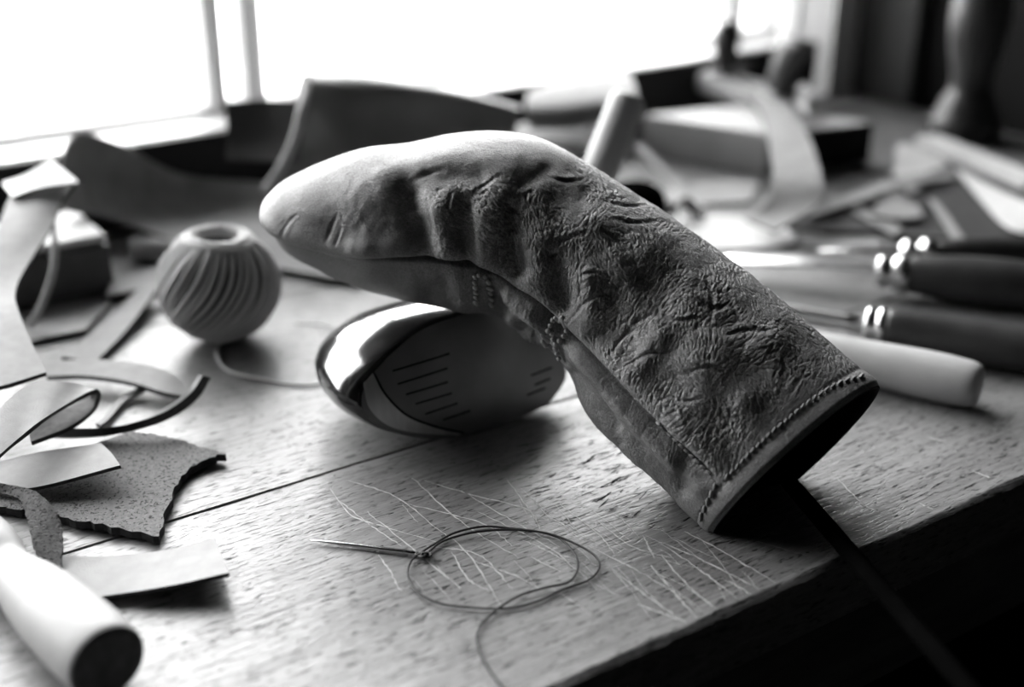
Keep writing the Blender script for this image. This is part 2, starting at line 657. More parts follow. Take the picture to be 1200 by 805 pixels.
def window(name, u0, u1, st=0.010, zr=0.004, z0=SILL + 0.0005):
    z1 = HEAD - 0.001
    vs, fs = [], []
    for (a, b, c, d) in ((u0, u0 + st, z0, z1), (u1 - st, u1, z0, z1), (u0 + st, u1 - st, z0, z0 + zr), (u0 + st, u1 - st, z1 - 0.04, z1), (u0 + st, u1 - st, 0.56, 0.57)):
        v, f = box_mesh(((a + b) / 2, VW, (c + d) / 2), ((b - a) / 2, 0, 0), (0, 0.018, 0), (0, 0, (d - c) / 2), 0.003)
        fs += [tuple(i + sum(map(len, vs)) for i in q) for q in f]
        vs.append(v)
    o = finish(name, np.vstack(vs), fs, M['window_profile'], smooth=False, local=True)
    o.rotation_euler.z = THETA
    o['kind'] = 'structure'
    for (c, d) in ((z0 + zr, 0.56), (0.57, z1 - 0.04)):
        v, f = box_mesh(((u0 + u1) / 2, VW, (c + d) / 2), ((u1 - u0) / 2 - st, 0, 0), (0, 0.0015, 0), (0, 0, (d - c) / 2))
        finish('pane', v, f, M['glass'], o, smooth=False, local=True)
    return o


uA, uB, uC, uD = uwin(236, 100), uwin(284, 90), uwin(816, 60), uwin(851, 55)
window('window_1', U_OPEN[0] + 0.002, uwin(251, 100))
window('window_2', uwin(251, 100) + 0.0005, uB - 0.0005, 0.0012)
window('window_3', uB, uD - 0.0005, 0.0135)
window('window_4', uD, U_SIDE - 0.0005, 0.004)
window('added_window_slot', U_SIDE, U_OPEN[1] - 0.0065, 0.002, 0.002, 0.001)  # made-up slot to bench level, added for a bright strip at the jamb
gr = ubox('ground', -40, 40, -40, 70, -1.3, -1.2, M['snow'], kind='structure')

# portal over the opening: tells the renderer where the sky comes in, gives no light itself
def portal(w, c, out):
    pl = bpy.data.lights.new('window_portal', 'AREA')
    pl.shape = 'RECTANGLE'
    pl.size = w
    pl.size_y = HEAD - SILL
    pl.cycles.is_portal = True
    po = bpy.data.objects.new('window_portal', pl)
    COL.objects.link(po)
    ax = np.cross([0, 0, 1], out)
    po.matrix_world = Matrix.Translation(c) @ Matrix((tuple(ax), (0, 0, 1), tuple(out))).transposed().to_4x4()


portal(U_OPEN[1] - U_OPEN[0], uvz((U_OPEN[0] + U_OPEN[1]) / 2, VW + 0.05, (HEAD + SILL) / 2), EV)
# area lights shine along local -Z: local Z = EV (outwards), so it faces the room

# ------------------------------------------------------------------ the workbench
V_EDGE, V_GAP, V_GAP2 = 0.297, 0.4835, 0.70
bench = thing('workbench', 'long scarred wooden workbench under the window, scratched planks and thick dark front edge', 'workbench', (0, 0, 0))
bench.rotation_euler.z = THETA
bench.location = (0, 0, 0)
U0, U1, PT = -0.84, 1.010, 0.030


def plank(v0, v1, worn=False):
    nu, nv = (1400, 60) if worn else (60, 12)
    u = np.concatenate([np.linspace(U0, -0.15, 40, endpoint=False), np.linspace(-0.15, 0.85, nu - 60, endpoint=False), np.linspace(0.85, U1, 20)]) if worn else np.linspace(U0, U1, nu)
    s = np.linspace(0, 1, nv)
    s = s ** 2 if worn else s
    v = v0 + (v1 - v0) * s
    g = np.zeros((len(u), nv, 3))
    g[..., 0] = u[:, None]
    g[..., 1] = v[None]
    d0 = (v - v0)[None]
    d1 = (v1 - v)[None]
    # eased long edges; the front one is chipped and worn
    ez = 0.0022 if worn else 0.0009
    chip = (fbm(u * 90, u * 0 + 3.3, 3, 4) - 0.45) if worn else np.zeros(len(u))
    e = ez + np.clip(chip, 0, 1)[:, None] * (0.0030 if worn else 0)
    g[..., 2] -= np.clip(e - d0, 0, 1) * 0.75
    g[..., 2] -= np.clip(0.0009 - d1, 0, 1) * 0.8
    if worn:
        wob = (fbm(u * 60, u * 0 + 8.1, 5, 4) - 0.5) * 0.0012 + (fbm(u * 400, u * 0 + 1.1, 9, 2) - 0.5) * 0.0007
        g[..., 1] -= wob[:, None] * np.clip(1 - d0 / 0.006, 0, 1)
        g[..., 2] += (fbm(g[..., 0] * 35, g[..., 1] * 160, 2, 3) - 0.62) * 0.0007
    V = [g.reshape(-1, 3)]
    F = grid_faces(len(u), nv)
    lo = g.copy()
    lo[..., 2] = -PT
    k = len(u) * nv
    for side in (0, nv - 1):
        top = g[:, side]
        bot = top.copy()
        bot[:, 2] = -PT
        if side == 0 and worn:
            bot[:, 1] = v0
        off = sum(map(len, V))
        V += [top, bot]
        n = len(u)
        for i in range(n - 1):
            q = (off + i, off + i + 1, off + n + i + 1, off + n + i)
            F.append(q if side else q[::-1])
    return finish('plank', np.vstack(V), F, M['bench_wood'], bench, local=True)


front_plank = plank(V_EDGE, V_GAP - 0.0011, True)
plank(V_GAP + 0.0009, V_GAP2 - 0.0006)
plank(V_GAP2 + 0.0006, 0.874)
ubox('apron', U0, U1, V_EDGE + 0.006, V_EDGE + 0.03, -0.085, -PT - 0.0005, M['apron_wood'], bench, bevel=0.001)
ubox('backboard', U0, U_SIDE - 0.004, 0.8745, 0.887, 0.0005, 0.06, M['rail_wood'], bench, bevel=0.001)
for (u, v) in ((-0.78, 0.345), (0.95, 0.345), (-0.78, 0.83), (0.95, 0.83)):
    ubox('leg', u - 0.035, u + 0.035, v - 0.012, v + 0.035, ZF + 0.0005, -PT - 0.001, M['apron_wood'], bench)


def local_uv(x, y):
    q = P(x, y)
    return np.array([q @ EU, q @ EV])


def ribbons(name, polys, material, parent, z=0.00012, cross=True):
    """thin flat marks cut in the bench top: one mesh"""
    V, F = [], []
    for (pts, w) in polys:
        p = np.asarray(pts, float)
        d = np.gradient(p, axis=0)
        d /= np.maximum(np.linalg.norm(d, axis=1, keepdims=True), 1e-9)
        nrm = np.stack([-d[:, 1], d[:, 0]], 1)
        n = len(p)
        ww = w * (0.35 + 0.65 * np.sin(np.linspace(0.12, math.pi - 0.12, n))) * rng.uniform(0.35, 1.25, n)
        o = len(V)
        for i in range(n):
            for s in (-1, 1):
                a = p[i] + nrm[i] * s * ww[i] / 2
                V.append((a[0], a[1], z))
        for i in range(n - 1):
            F.append((o + 2 * i, o + 2 * i + 2, o + 2 * i + 3, o + 2 * i + 1))
    ob = finish(name, V, F, material, parent, smooth=False, local=True)
    ob['kind'] = 'stuff'
    return ob


SCR = [[(387, 573), (410, 602), (443, 615), (510, 635)], [(407, 563), (463, 582), (517, 623)], [(513, 620), (547, 647), (587, 710)],
       [(483, 560), (530, 603), (567, 630), (607, 653)], [(475, 590), (530, 603), (573, 617), (600, 640)], [(497, 563), (553, 580), (617, 597), (633, 620)],
       [(593, 560), (617, 593), (633, 618)], [(530, 647), (547, 677), (573, 693)], [(553, 657), (600, 673), (633, 690)], [(613, 633), (640, 645), (667, 660)],
       [(623, 653), (657, 670)], [(643, 607), (660, 615), (680, 633)], [(717, 667), (737, 690)], [(443, 650), (456, 668), (470, 693)],
       [(775, 637), (820, 668), (867, 704)], [(775, 650), (800, 680), (842, 717)], [(762, 662), (790, 695), (817, 725)], [(779, 637), (830, 660), (896, 694)],
       [(854, 681), (875, 694), (892, 706)], [(802, 623), (850, 648), (908, 683)], [(717, 667), (760, 700), (808, 733)], [(746, 708), (804, 729)],
       [(754, 629), (767, 654)], [(700, 610), (740, 640), (790, 655)], [(655, 590), (700, 625), (720, 650)], [(690, 640), (745, 668), (800, 700)],
       [(560, 600), (640, 640), (700, 690)], [(540, 575), (600, 610), (655, 640)], [(430, 600), (480, 640), (540, 690)], [(980, 560), (1010, 590), (1030, 600)],
       [(1085, 512), (1110, 518)], [(1140, 552), (1160, 560)], [(1078, 590), (1093, 597)], [(500, 640), (560, 650), (600, 690)], [(395, 585), (430, 612), (470, 640)]]
polys = []
for s in SCR:
    wide = .0009 if s[0][0] > 740 else .00070
    q = catmull([local_uv(*a) for a in s], 26)
    polys.append((q + rng.normal(0, 0.00022, q.shape), wide))
for i in range(46):                                          # fainter hair scratches in the same bundle
    x, y = (rng.uniform(470, 720), rng.uniform(565, 690)) if i % 2 else (rng.uniform(720, 900), rng.uniform(615, 715))
    a = math.radians(rng.normal(36, 14))
    l = rng.uniform(18, 75)
    q = catmull([local_uv(x, y), local_uv(x + l * math.cos(a) / 2, y + l * math.sin(a) / 2 + rng.normal(0, 2)), local_uv(x + l * math.cos(a), y + l * math.sin(a))], 16)
    q = q[q[:, 1] > V_EDGE + 0.004]
    if len(q) > 4:
        polys.append((q + rng.normal(0, 0.00015, q.shape), 0.00030))
polys = [(q[q[:, 1] > V_EDGE + 0.003], w) for q, w in polys]
ribbons('scratch_marks', [p for p in polys if len(p[0]) > 3], M['scratch'], front_plank)
pol = []


def gouge(x, y, l, w, lift=0.0):
    a = local_uv(x, y)
    if a[1] < V_EDGE + 0.006 or a[1] > V_GAP - 0.004:
        return
    n = max(5, int(l / 0.0008))
    t = np.linspace(0, 1, n)
    q = np.stack([a[0] + t * l, a[1] + np.cumsum(rng.normal(0, 0.00012, n)) + lift * t * l], 1)
    pol.append((q, w))


for i in range(150):
    gouge(rng.normal(715, 55), rng.normal(560, 32), rng.uniform(0.002, 0.011), rng.uniform(0.0003, 0.0011), rng.normal(0, 0.22))
for i in range(260):
    gouge(rng.uniform(200, 1180), rng.uniform(480, 800), rng.uniform(0.001, 0.006), rng.uniform(0.0002, 0.0009), rng.normal(0, 0.1))
for i in range(90):
    gouge(rng.uniform(980, 1190), rng.uniform(470, 600), rng.uniform(0.002, 0.012), rng.uniform(0.0002, 0.0006), rng.normal(0, 0.05))
ribbons('gouge_marks', pol, M['gouge'], front_plank, z=0.00008)

# ------------------------------------------------------------------ leather headcover
#        top x,y     bottom x,y   depth  tilt  half depth(m)
ST = [((309, 250), (309, 256), .632, 0, .003),
      ((310.5, 240), (311, 266), .632, 0, .012),
      ((317, 229), (317, 277), .631, 0, .019),
      ((338, 211), (336, 299), .628, 0, .027),
      ((380, 191), (383, 322), .624, 0, .034),
      ((430, 175), (430, 340), .620, 0, .039),
      ((480, 169), (480, 354), .616, 0, .042),
      ((530, 158), (525, 362), .613, 0, .044),
      ((580, 155), (570, 367), .610, 0, .044),
      ((635, 164), (597, 380), .607, 2, .043),
      ((690, 193), (618, 402), .603, 5, .042),
      ((732, 220), (641, 408), .599, 8, .041),
      ((780, 251), (665, 438), .594, 11, .040),
      ((830, 286), (690, 487), .588, 14, .039),
      ((880, 322), (722, 523), .581, 16, .039),
      ((930, 364), (757, 555), .573, 18, .038),
      ((975, 404), (792, 588), .565, 20, .034),
      ((1012, 435), (818, 614), .558, 22, .031),
      ((1032, 450), (832, 627), .554, 22, .030)]
SEAM = [.80, .80, .80, .83, .83, .80, .755, .755, .785, .81, .785, .83, .82, .775, .785, .80, .80, .81, .82]
NU, NF, NB = 760, 340, 70


def build_cover():
    A = np.array([[*t, *b, d, math.radians(a), r, s] for (t, b, d, a, r), s in zip(ST, SEAM)])
    cen = (A[:, :2] + A[:, 2:4]) / 2
    S = np.r_[0, np.cumsum(np.hypot(*np.diff(cen, axis=0).T))]
    fine = catmull(np.c_[A, S], 6000)
    q = np.interp(np.linspace(0, S[-1], NU - 40), fine[:, -1], np.arange(6000))
    q = np.r_[np.linspace(0, q[6], 46, endpoint=False), q[6:]]
    A = fine[np.clip(np.round(q).astype(int), 0, 5999), :8]
    n = len(A)
    T = np.array([D(a[0], a[1], a[4]) for a in A])
    B = np.array([D(a[2], a[3], a[4]) for a in A])
    c = (T + B) / 2
    e1 = (T - B) / 2
    tan = np.gradient((A[:, :2] + A[:, 2:4]) / 2, axis=0)
    tan = np.array([unit(RT * t[0] - UP * t[1]) for t in tan])
    e2 = []
    for i in range(n):
        h = unit(e1[i])
        back = -tan[i] - h * (-tan[i] @ h)
        e2.append((-FW * math.cos(A[i, 5]) + unit(back) * math.sin(A[i, 5])) * A[i, 6])
    e2 = np.array(e2)
    v = np.r_[np.linspace(0, math.pi, NF, endpoint=False), np.linspace(math.pi, 2 * math.pi, NB, endpoint=False)]
    cv, sv = np.cos(v), np.sin(v)
    g = c[:, None] + e1[:, None] * cv[None, :, None] + e2[:, None] * np.where(sv[None] < 0, (.82 + .63 * sstep(.74, .98, np.linspace(0, 1, n)))[:, None] * sv[None], sv[None])[..., None]
    nr = np.cross(np.gradient(g, axis=0), np.roll(g, -1, 1) - np.roll(g, 1, 1))
    nr /= np.maximum(np.linalg.norm(nr, axis=2, keepdims=True), 1e-12)
    if ((g - c[:, None]) * nr).sum() < 0:
        nr = -nr
    rel = g - C0
    t = rel @ FW
    X = 600 + FPX * (rel @ RT) / t
    Y = 402.5 - FPX * (rel @ UP) / t
    front = (sv > -0.05)[None, :] * np.ones((n, 1))
    vs = np.arccos(1 - 2 * A[:, 7])[:, None]                 # seam angle
    r1 = np.linalg.norm(e1, axis=1)[:, None]
    dm = (v[None] - vs) * (r1 + A[:, 6:7]) / 2               # metres round from the seam (>0 below)
    dm = np.where(v[None] > math.pi * 1.2, 0.05, dm)
    al = np.r_[0, np.cumsum(np.linalg.norm(np.diff(c, axis=0), axis=1))][:, None]   # metres along
    end = al[-1] - al
    ar = v[None] * (r1 + A[:, 6:7]) / 2 + al * 0
    h = np.zeros((n, len(v)))                                # displacement, metres
    up = sstep(0.0, -0.002, dm)
    body = sstep(0, 0.03, al)

    def stroke(pts, w, amp, sharp=2.0, taper=False):
        d = np.full(X.shape, 1e9)
        tt = np.zeros(X.shape)
        p = catmull(pts, 9) if len(pts) > 1 else np.array([pts[0]])
        if len(p) == 1:
            d = (X - p[0][0]) ** 2 + (Y - p[0][1]) ** 2
        for si, ((x0, y0), (x1, y1)) in enumerate(zip(p[:-1], p[1:])):
            dx, dy = x1 - x0, y1 - y0
            q = np.clip(((X - x0) * dx + (Y - y0) * dy) / (dx * dx + dy * dy + 1e-9), 0, 1)
            e = (X - x0 - q * dx) ** 2 + (Y - y0 - q * dy) ** 2
            tt = np.where(e < d, (si + q) / (len(p) - 1), tt)
            d = np.minimum(d, e)
        if taper:
            amp = amp * np.sin(np.pi * np.clip(tt, 0, 1)) ** .8 * (.75 + .5 * fbm(X / 9, Y / 9, 5, 2))
            w = w * (.6 + .8 * fbm(X / 14, Y / 14, 6, 2))
        return amp * 0.001 * np.exp(-(np.sqrt(d) / w) ** sharp) * front

    def scar(pts, w, amp):                                   # a crease with a raised lip
        return stroke(pts, w, -amp, 2.0, True) + stroke([(a + w * 0.9, b - w * 0.9) for a, b in pts], w * 1.3, amp * 0.45, 2.0, True)

    macro = np.zeros_like(h)
    for pts, w, a in [([(478, 222), (481, 240), (492, 266), (500, 292)], 14, -4.6), ([(545, 240), (543, 265), (548, 305)], 10, -3.6),
                      ([(600, 245), (601, 280), (607, 318)], 9, -3.2), ([(650, 300), (655, 330), (664, 360)], 9, -2.6),
                      ([(515, 248), (518, 280)], 23, 2.3), ([(572, 262), (576, 292)], 22, 2.3), ([(628, 286), (632, 318)], 21, 2.2),
                      ([(425, 235), (430, 280)], 32, 2.5), ([(360, 255)], 24, 1.5), ([(690, 330), (700, 372)], 19, 2.4),
                      ([(745, 300)], 34, 1.6), ([(700, 262)], 22, 1.6), ([(655, 235)], 22, -1.0), ([(720, 345), (705, 395)], 16, -1.5),
                      ([(690, 225), (760, 330)], 12, -1.2), ([(800, 350)], 32, 1.2), ([(770, 390), (748, 435)], 15, 1.8), ([(775, 345)], 20, -1.2),
                      ([(820, 420)], 34, 1.0), ([(800, 450)], 18, -.9), ([(860, 380), (880, 420)], 20, -1.0), ([(900, 400)], 22, 1.3),
                      ([(870, 470)], 20, 1.2), ([(835, 500)], 22, -.7), ([(450, 205), (520, 188), (600, 190)], 14, 1.0),
                      ([(505, 205), (560, 205)], 11, -1.4), ([(612, 215), (640, 200)], 9, -1.4), ([(585, 222)], 14, 1.2)]:
        macro += stroke(pts, w, a * (.75 + .5 * fbm(X / 16, Y / 16, 8, 2)))
    crease = np.zeros_like(h)
    for pts, w, a in [([(334, 277), (338, 262), (352, 249)], 2.6, 1.2), ([(328, 268), (340, 252)], 2, .6), ([(384, 284), (390, 265), (398, 250)], 2.4, 1.1),
                      ([(396, 286), (403, 264)], 2.2, .9), ([(478, 212), (500, 203), (525, 196)], 3, 1.0), ([(545, 242), (556, 226), (575, 212), (590, 204)], 3, 1.0),
                      ([(552, 232), (575, 222)], 2.4, .8), ([(600, 246), (612, 230), (632, 218)], 3, 1.1), ([(577, 275), (590, 262), (604, 255)], 2.6, .8),
                      ([(583, 282), (603, 262), (622, 250)], 2.6, 1.0), ([(636, 300), (654, 284), (672, 276), (690, 272)], 3, 1.2), ([(632, 308), (650, 296), (668, 290)], 2.6, 1.0),
                      ([(500, 240), (506, 262), (503, 290)], 2.4, .9), ([(530, 222), (526, 250)], 2.2, .7), ([(640, 205), (665, 212), (690, 206)], 2.6, .9),
                      ([(700, 230), (730, 240), (765, 238)], 2.4, .7), ([(715, 255), (745, 262), (775, 256)], 2.6, .9), ([(705, 270), (730, 285)], 2.4, .8),
                      ([(660, 335), (690, 320), (715, 322)], 2.4, .8), ([(668, 380), (690, 352), (720, 340)], 2.6, .9), ([(715, 420), (730, 395), (755, 380)], 3, 1.1),
                      ([(720, 405), (745, 378), (772, 365)], 2.8, 1.0), ([(735, 430), (760, 415), (790, 412)], 2.6, .9), ([(760, 355), (790, 375), (822, 372)], 2.6, .9),
                      ([(812, 345), (835, 360), (862, 352)], 2.8, 1.0), ([(825, 320), (836, 350), (832, 385)], 2.6, .9), ([(845, 395), (870, 385), (905, 388)], 2.6, .9),
                      ([(800, 440), (830, 430), (860, 440)], 2.6, .9), ([(770, 455), (800, 470), (825, 465)], 2.4, .8), ([(850, 340), (868, 372), (890, 392)], 2.4, .7)]:
        crease += scar(pts, w, a)
    # crinkle field: two scales of broken creases, warped, stronger where the hide bends
    a_mm, b_mm = al * 1000, ar * 1000
    wx = (fbm(a_mm / 20, b_mm / 20, 11, 2) - .5) * 9 + (fbm(a_mm / 4, b_mm / 4, 13, 2) - .5) * 1.8
    wy = (fbm(a_mm / 20 + 40, b_mm / 20, 12, 2) - .5) * 9 + (fbm(a_mm / 4, b_mm / 4 + 30, 14, 2) - .5) * 1.8
    zone = 0.16 + 0.84 * np.clip(sstep(430, 560, X) * sstep(185, 235, Y + sstep(640, 700, X) * 60), 0, 1)
    zone = zone * (0.30 + 0.70 * sstep(0.006, 0.026, end))
    fine_z = zone * np.where(dm > 0, 0.45, 1.0)
    crk = 0
    lines = 0
    for ang, ln, wd, dep, sd in ((0.95, 9.5, 2.1, .00022, 21), (-0.35, 8.5, 1.9, .00019, 31), (0.35, 8.0, 1.8, .00019, 41), (1.6, 9.0, 2.0, .00019, 51), (0.2, 2.6, 1.5, .00010, 61)):
        ax = (a_mm + wx) * math.cos(ang) + (b_mm + wy) * math.sin(ang)
        bx = -(a_mm + wx) * math.sin(ang) + (b_mm + wy) * math.cos(ang)
        w = worley_edge(ax / ln, bx / wd, sd)
        m1 = sstep(.47, .66, fbm(a_mm / 15 + sd, b_mm / 15, sd + 3, 3)) if sd != 61 else 0.65 + .35 * fbm(a_mm / 9, b_mm / 9, 77, 2)
        k = np.exp(-(w / .13) ** 2) * m1
        crk = crk - k * dep * 1.35 + sstep(.10, .30, w) * sstep(.75, .3, w) * m1 * dep * .25
        lines = lines + (sstep(.06, .14, w) * sstep(.34, .18, w)) * m1 * (.6 if sd != 61 else .38)
    k1, k2, k3 = np.clip(lines, 0, 1), 0, 0
    lump = (fbm(a_mm / 7, b_mm / 6, 71, 4) - .5) * .0008 + (fbm(a_mm / 26, b_mm / 22, 81, 2) - .5) * .0014
    h += (macro + crease) * body * np.where(dm > 0.001, 0.25, 1.0)
    h += (crk * fine_z + lump * (0.25 + .75 * zone)) * body
    # seam: upper panel swells and overhangs, lower panel sits back
    sw = sstep(0, .006, al) * sstep(0.004, 0.030, end)
    h += sw * np.where(dm < 0, .0026 * np.exp(-((dm + .005) / .006) ** 2), 0)
    h += sw * (1 - .6 * sstep(.5, .75, al / al[-1])) * (-.0042 * np.exp(-((dm - .0006) / .0014) ** 2))
    h += sw * sstep(0, .002, dm) * sstep(.03, .01, dm) * (-.0018)
    # lower panel: rolled welt beside the seam and puckers between the knots
    h += sw * sstep(.25, .6, al / al[-1]) * .0030 * np.exp(-((dm - .009) / .005) ** 2)
    for pts, w, a in [([(598, 350), (620, 370), (640, 384)], 12, 4.4), ([(614, 386), (624, 394)], 10, -6.5), ([(600, 372), (606, 386)], 7, 1.8), ([(575, 345), (590, 362)], 9, -2.4),
                      ([(535, 330), (545, 352)], 14, 2.0), ([(520, 335), (505, 345)], 12, -1.4), ([(557, 318), (557, 356)], 3.5, -.5), ([(574, 322), (576, 358)], 3.5, -.5),
                      ([(648, 374), (640, 402)], 4, -.5), ([(664, 372), (660, 398)], 4, -.5), ([(655, 400), (662, 425)], 5, -.6),
                      ([(680, 420), (730, 480), (790, 545)], 11, 1.8), ([(672, 440), (700, 478), (720, 500)], 8, -1.8), ([(700, 460), (726, 520)], 5, -1.2),
                      ([(800, 540), (800, 575)], 9, -1.3), ([(820, 575)], 10, 1.0), ([(430, 322)], 22, 1.0)]:
        h += stroke(pts, w, a) * (dm > -0.001)
    # hem: stitched groove and a thickened lip, and the stitched part of the seam
    gro = np.exp(-((end - .0088) / .0011) ** 2)
    puck = .6 + .4 * np.sin(ar / .0031 * 2 * math.pi)
    h += -gro * .0007 * puck + .0004 * np.exp(-((end - .0045) / .003) ** 2) - .0010 * np.exp(-(end / .0010) ** 2)
    g2 = g + nr * h[..., None]
    wear = np.clip(k1 * 1.0 * zone, 0, 1)
    wear = np.where(dm > 0, wear * .5, wear)
    # worn lighter edge beside creases, worn hem lip
    wear = np.clip(wear + .25 * np.exp(-((end - .001) / .0012) ** 2), 0, .85)
    # keep the hem clear of the bench
    g2[..., 2] = np.maximum(g2[..., 2], 0.0006)
    return g2, wear, X, Y, sv, c, e1, e2


cg, cwear, CX, CY, csv, cc, ce1, ce2 = build_cover()
cover = thing('leather_headcover', 'wrinkled leather golf club headcover, curved, draped over the black club head on the workbench', 'headcover', P(700, 480))
n_, m_ = cg.shape[:2]
# outer shell, folded in at the lip
lip = []
cen = cg[-1].mean(0)
axis_end = unit(cc[-1] - cc[-12])
for k, (sc, dz) in enumerate(((0.992, .0008), (0.965, .0010), (0.94, .0002), (0.93, -.003))):
    lip.append(cen + (cg[-1] - cen) * sc + axis_end * dz)
allg = np.concatenate([cg, np.array(lip)], 0)
allg[..., 2] = np.maximum(allg[..., 2], 0.0006)
shell = finish('leather_shell', allg.reshape(-1, 3), grid_faces(allg.shape[0], m_, True) + [tuple(range(m_))[::-1]], None, cover, mats=[M['cover_leather'], M['lining']],
               midx=[1 if i >= n_ * m_ else 0 for i in range((n_ + 3) * m_)] + [0])
wa = shell.data.attributes.new('wear', 'FLOAT', 'POINT')
wa.data.foreach_set('value', np.r_[cwear.ravel(), np.full(len(lip) * m_, .15)].astype(np.float32))
# dark lining running back inside the neck
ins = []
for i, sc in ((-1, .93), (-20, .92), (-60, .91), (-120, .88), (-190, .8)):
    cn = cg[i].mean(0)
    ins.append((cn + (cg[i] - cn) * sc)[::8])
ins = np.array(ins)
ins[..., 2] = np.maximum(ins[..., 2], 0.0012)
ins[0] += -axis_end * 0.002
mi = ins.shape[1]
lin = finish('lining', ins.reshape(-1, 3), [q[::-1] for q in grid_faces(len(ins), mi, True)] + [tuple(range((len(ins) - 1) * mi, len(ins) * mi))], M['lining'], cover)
cn_all = grid_normals(cg)
if ((cg - cc[:, None]) * cn_all).sum() < 0:
    cn_all = -cn_all
prj = cg - C0
pt_ = prj @ FW
GX = 600 + FPX * (prj @ RT) / pt_
GY = 402.5 - FPX * (prj @ UP) / pt_
vis = (cn_all * (-prj)).sum(2) > 0


def on_cover(x, y):
    d = (GX - x) ** 2 + (GY - y) ** 2 + np.where(vis & (csv > -0.1)[None], 0, 1e6)
    i, j = np.unravel_index(np.argmin(d), d.shape)
    return cg[i, j], cn_all[i, j]


def stitch_mesh(name, l, r, mat_):
    prof = [(-l / 2 + l * s, r * math.sqrt(max(0, 1 - (2 * s - 1) ** 4))) for s in np.linspace(0.02, .98, 7)]
    V, F = lathe_mesh((0, 0, 0), (1, 0, 0), prof, 8)
    me = bpy.data.meshes.new(name)
    me.from_pydata(V.tolist(), [], F)
    me.materials.append(mat_)
    me.polygons.foreach_set('use_smooth', np.ones(len(me.polygons), bool))
    return me


ST_ME = stitch_mesh('stitch', .0031, .00085, M['stitch_thread'])

M['knot_thread'] = mat('knot_thread', 0.30, 0.45, 0.55, 0.4, (2500,) * 3)
KN_ME = stitch_mesh('stitch', .0031, .0011, M['knot_thread'])


def stitches(pts, step_px, scale=1.0, lift=.0006, twist=0.3, me=None):
    p = catmull(pts, 400)
    s = np.r_[0, np.cumsum(np.hypot(*np.diff(p, axis=0).T))]
    k = max(2, int(round(s[-1] / step_px)))
    pos = [np.array([np.interp(a, s, p[:, 0]), np.interp(a, s, p[:, 1])]) for a in np.linspace(0, s[-1], k + 1)]
    for a, b in zip(pos[:-1], pos[1:]):
        (qa, na), (qb, nb) = on_cover(*a), on_cover(*b)
        if np.linalg.norm(qb - qa) > .02 or np.linalg.norm(qb - qa) < 1e-4:
            continue
        x = unit(qb - qa)
        z = unit(na + nb - x * ((na + nb) @ x))
        y = np.cross(z, x)
        x2 = unit(x + y * twist)
        y2 = np.cross(z, x2)
        o = bpy.data.objects.new('stitch', me or ST_ME)
        COL.objects.link(o)
        o.parent = cover
        R = np.stack([x2 * np.linalg.norm(qb - qa) / .0033 * 1.0, y2 * scale, z * scale], 1)
        mt = Matrix(R.tolist()).to_4x4()
        mt.translation = Vector(((qa + qb) / 2 + z * lift - np.array(cover.location)).tolist())
        o.matrix_local = mt


stitches([(1013, 440), (985, 449), (955, 466), (925, 489), (895, 515), (868, 542), (848, 561)], 8.6, .85)
stitches([(770, 492), (790, 512), (812, 535), (834, 557)], 9.0)
stitches([(840, 566), (832, 582), (825, 598), (821, 610)], 9.0)
for ch in ([(558, 320), (556, 333), (556, 342), (558, 355)], [(572, 325), (573, 335), (575, 345), (576, 357)], [(560, 319), (566, 322), (572, 323)],
           [(650, 373), (645, 383), (641, 394), (639, 403)], [(653, 371), (664, 376), (666, 385), (661, 396)], [(645, 388), (650, 396), (654, 408), (659, 421)],
           [(660, 396), (655, 401), (650, 400)]):
    stitches(ch, 6.0, 1.05, .0015, 0.5, KN_ME)

# ------------------------------------------------------------------ golf club head
BETA, LOFT = math.radians(34), math.radians(13)
fn = np.array([math.sin(BETA), -math.cos(BETA), 0])          # face looks this way
ha = np.array([math.cos(BETA), math.sin(BETA), 0])           # towards the heel
FN = unit(fn * math.cos(LOFT) + np.array([0, 0, math.sin(LOFT)]))
FO = P(548, 511) + np.array([0, 0, 0.0005])
up_f = unit(np.cross(FN, ha) * -1)
if up_f[2] < 0:
    up_f = -up_f
OUT = [(421, 470), (426, 450), (440, 431), (464, 407), (492, 386), (527, 372), (562, 364), (600, 366), (634, 385), (655, 412), (663, 440), (652, 462), (636, 477),
       (597, 501), (560, 511), (510, 514), (464, 507), (440, 498), (426, 487)]
fo2 = []
for (x, y) in OUT:
    q = on_plane(x, y, FO, FN) - FO
    fo2.append((q @ ha, max(q @ up_f, 0.0003)))
fo2 = catmull(fo2, 120, closed=True)
fo2[:, 1] = np.maximum(fo2[:, 1], 0.0003)
fc = fo2.mean(0)
head = thing('golf_driver', 'glossy black golf driver head with grooved metal face, lying under the leather headcover', 'golf club', FO)


def f3(a, bulge=0.0):
    return FO + ha * a[0] + up_f * a[1] + FN * bulge


rings = []
DEPTH = .098
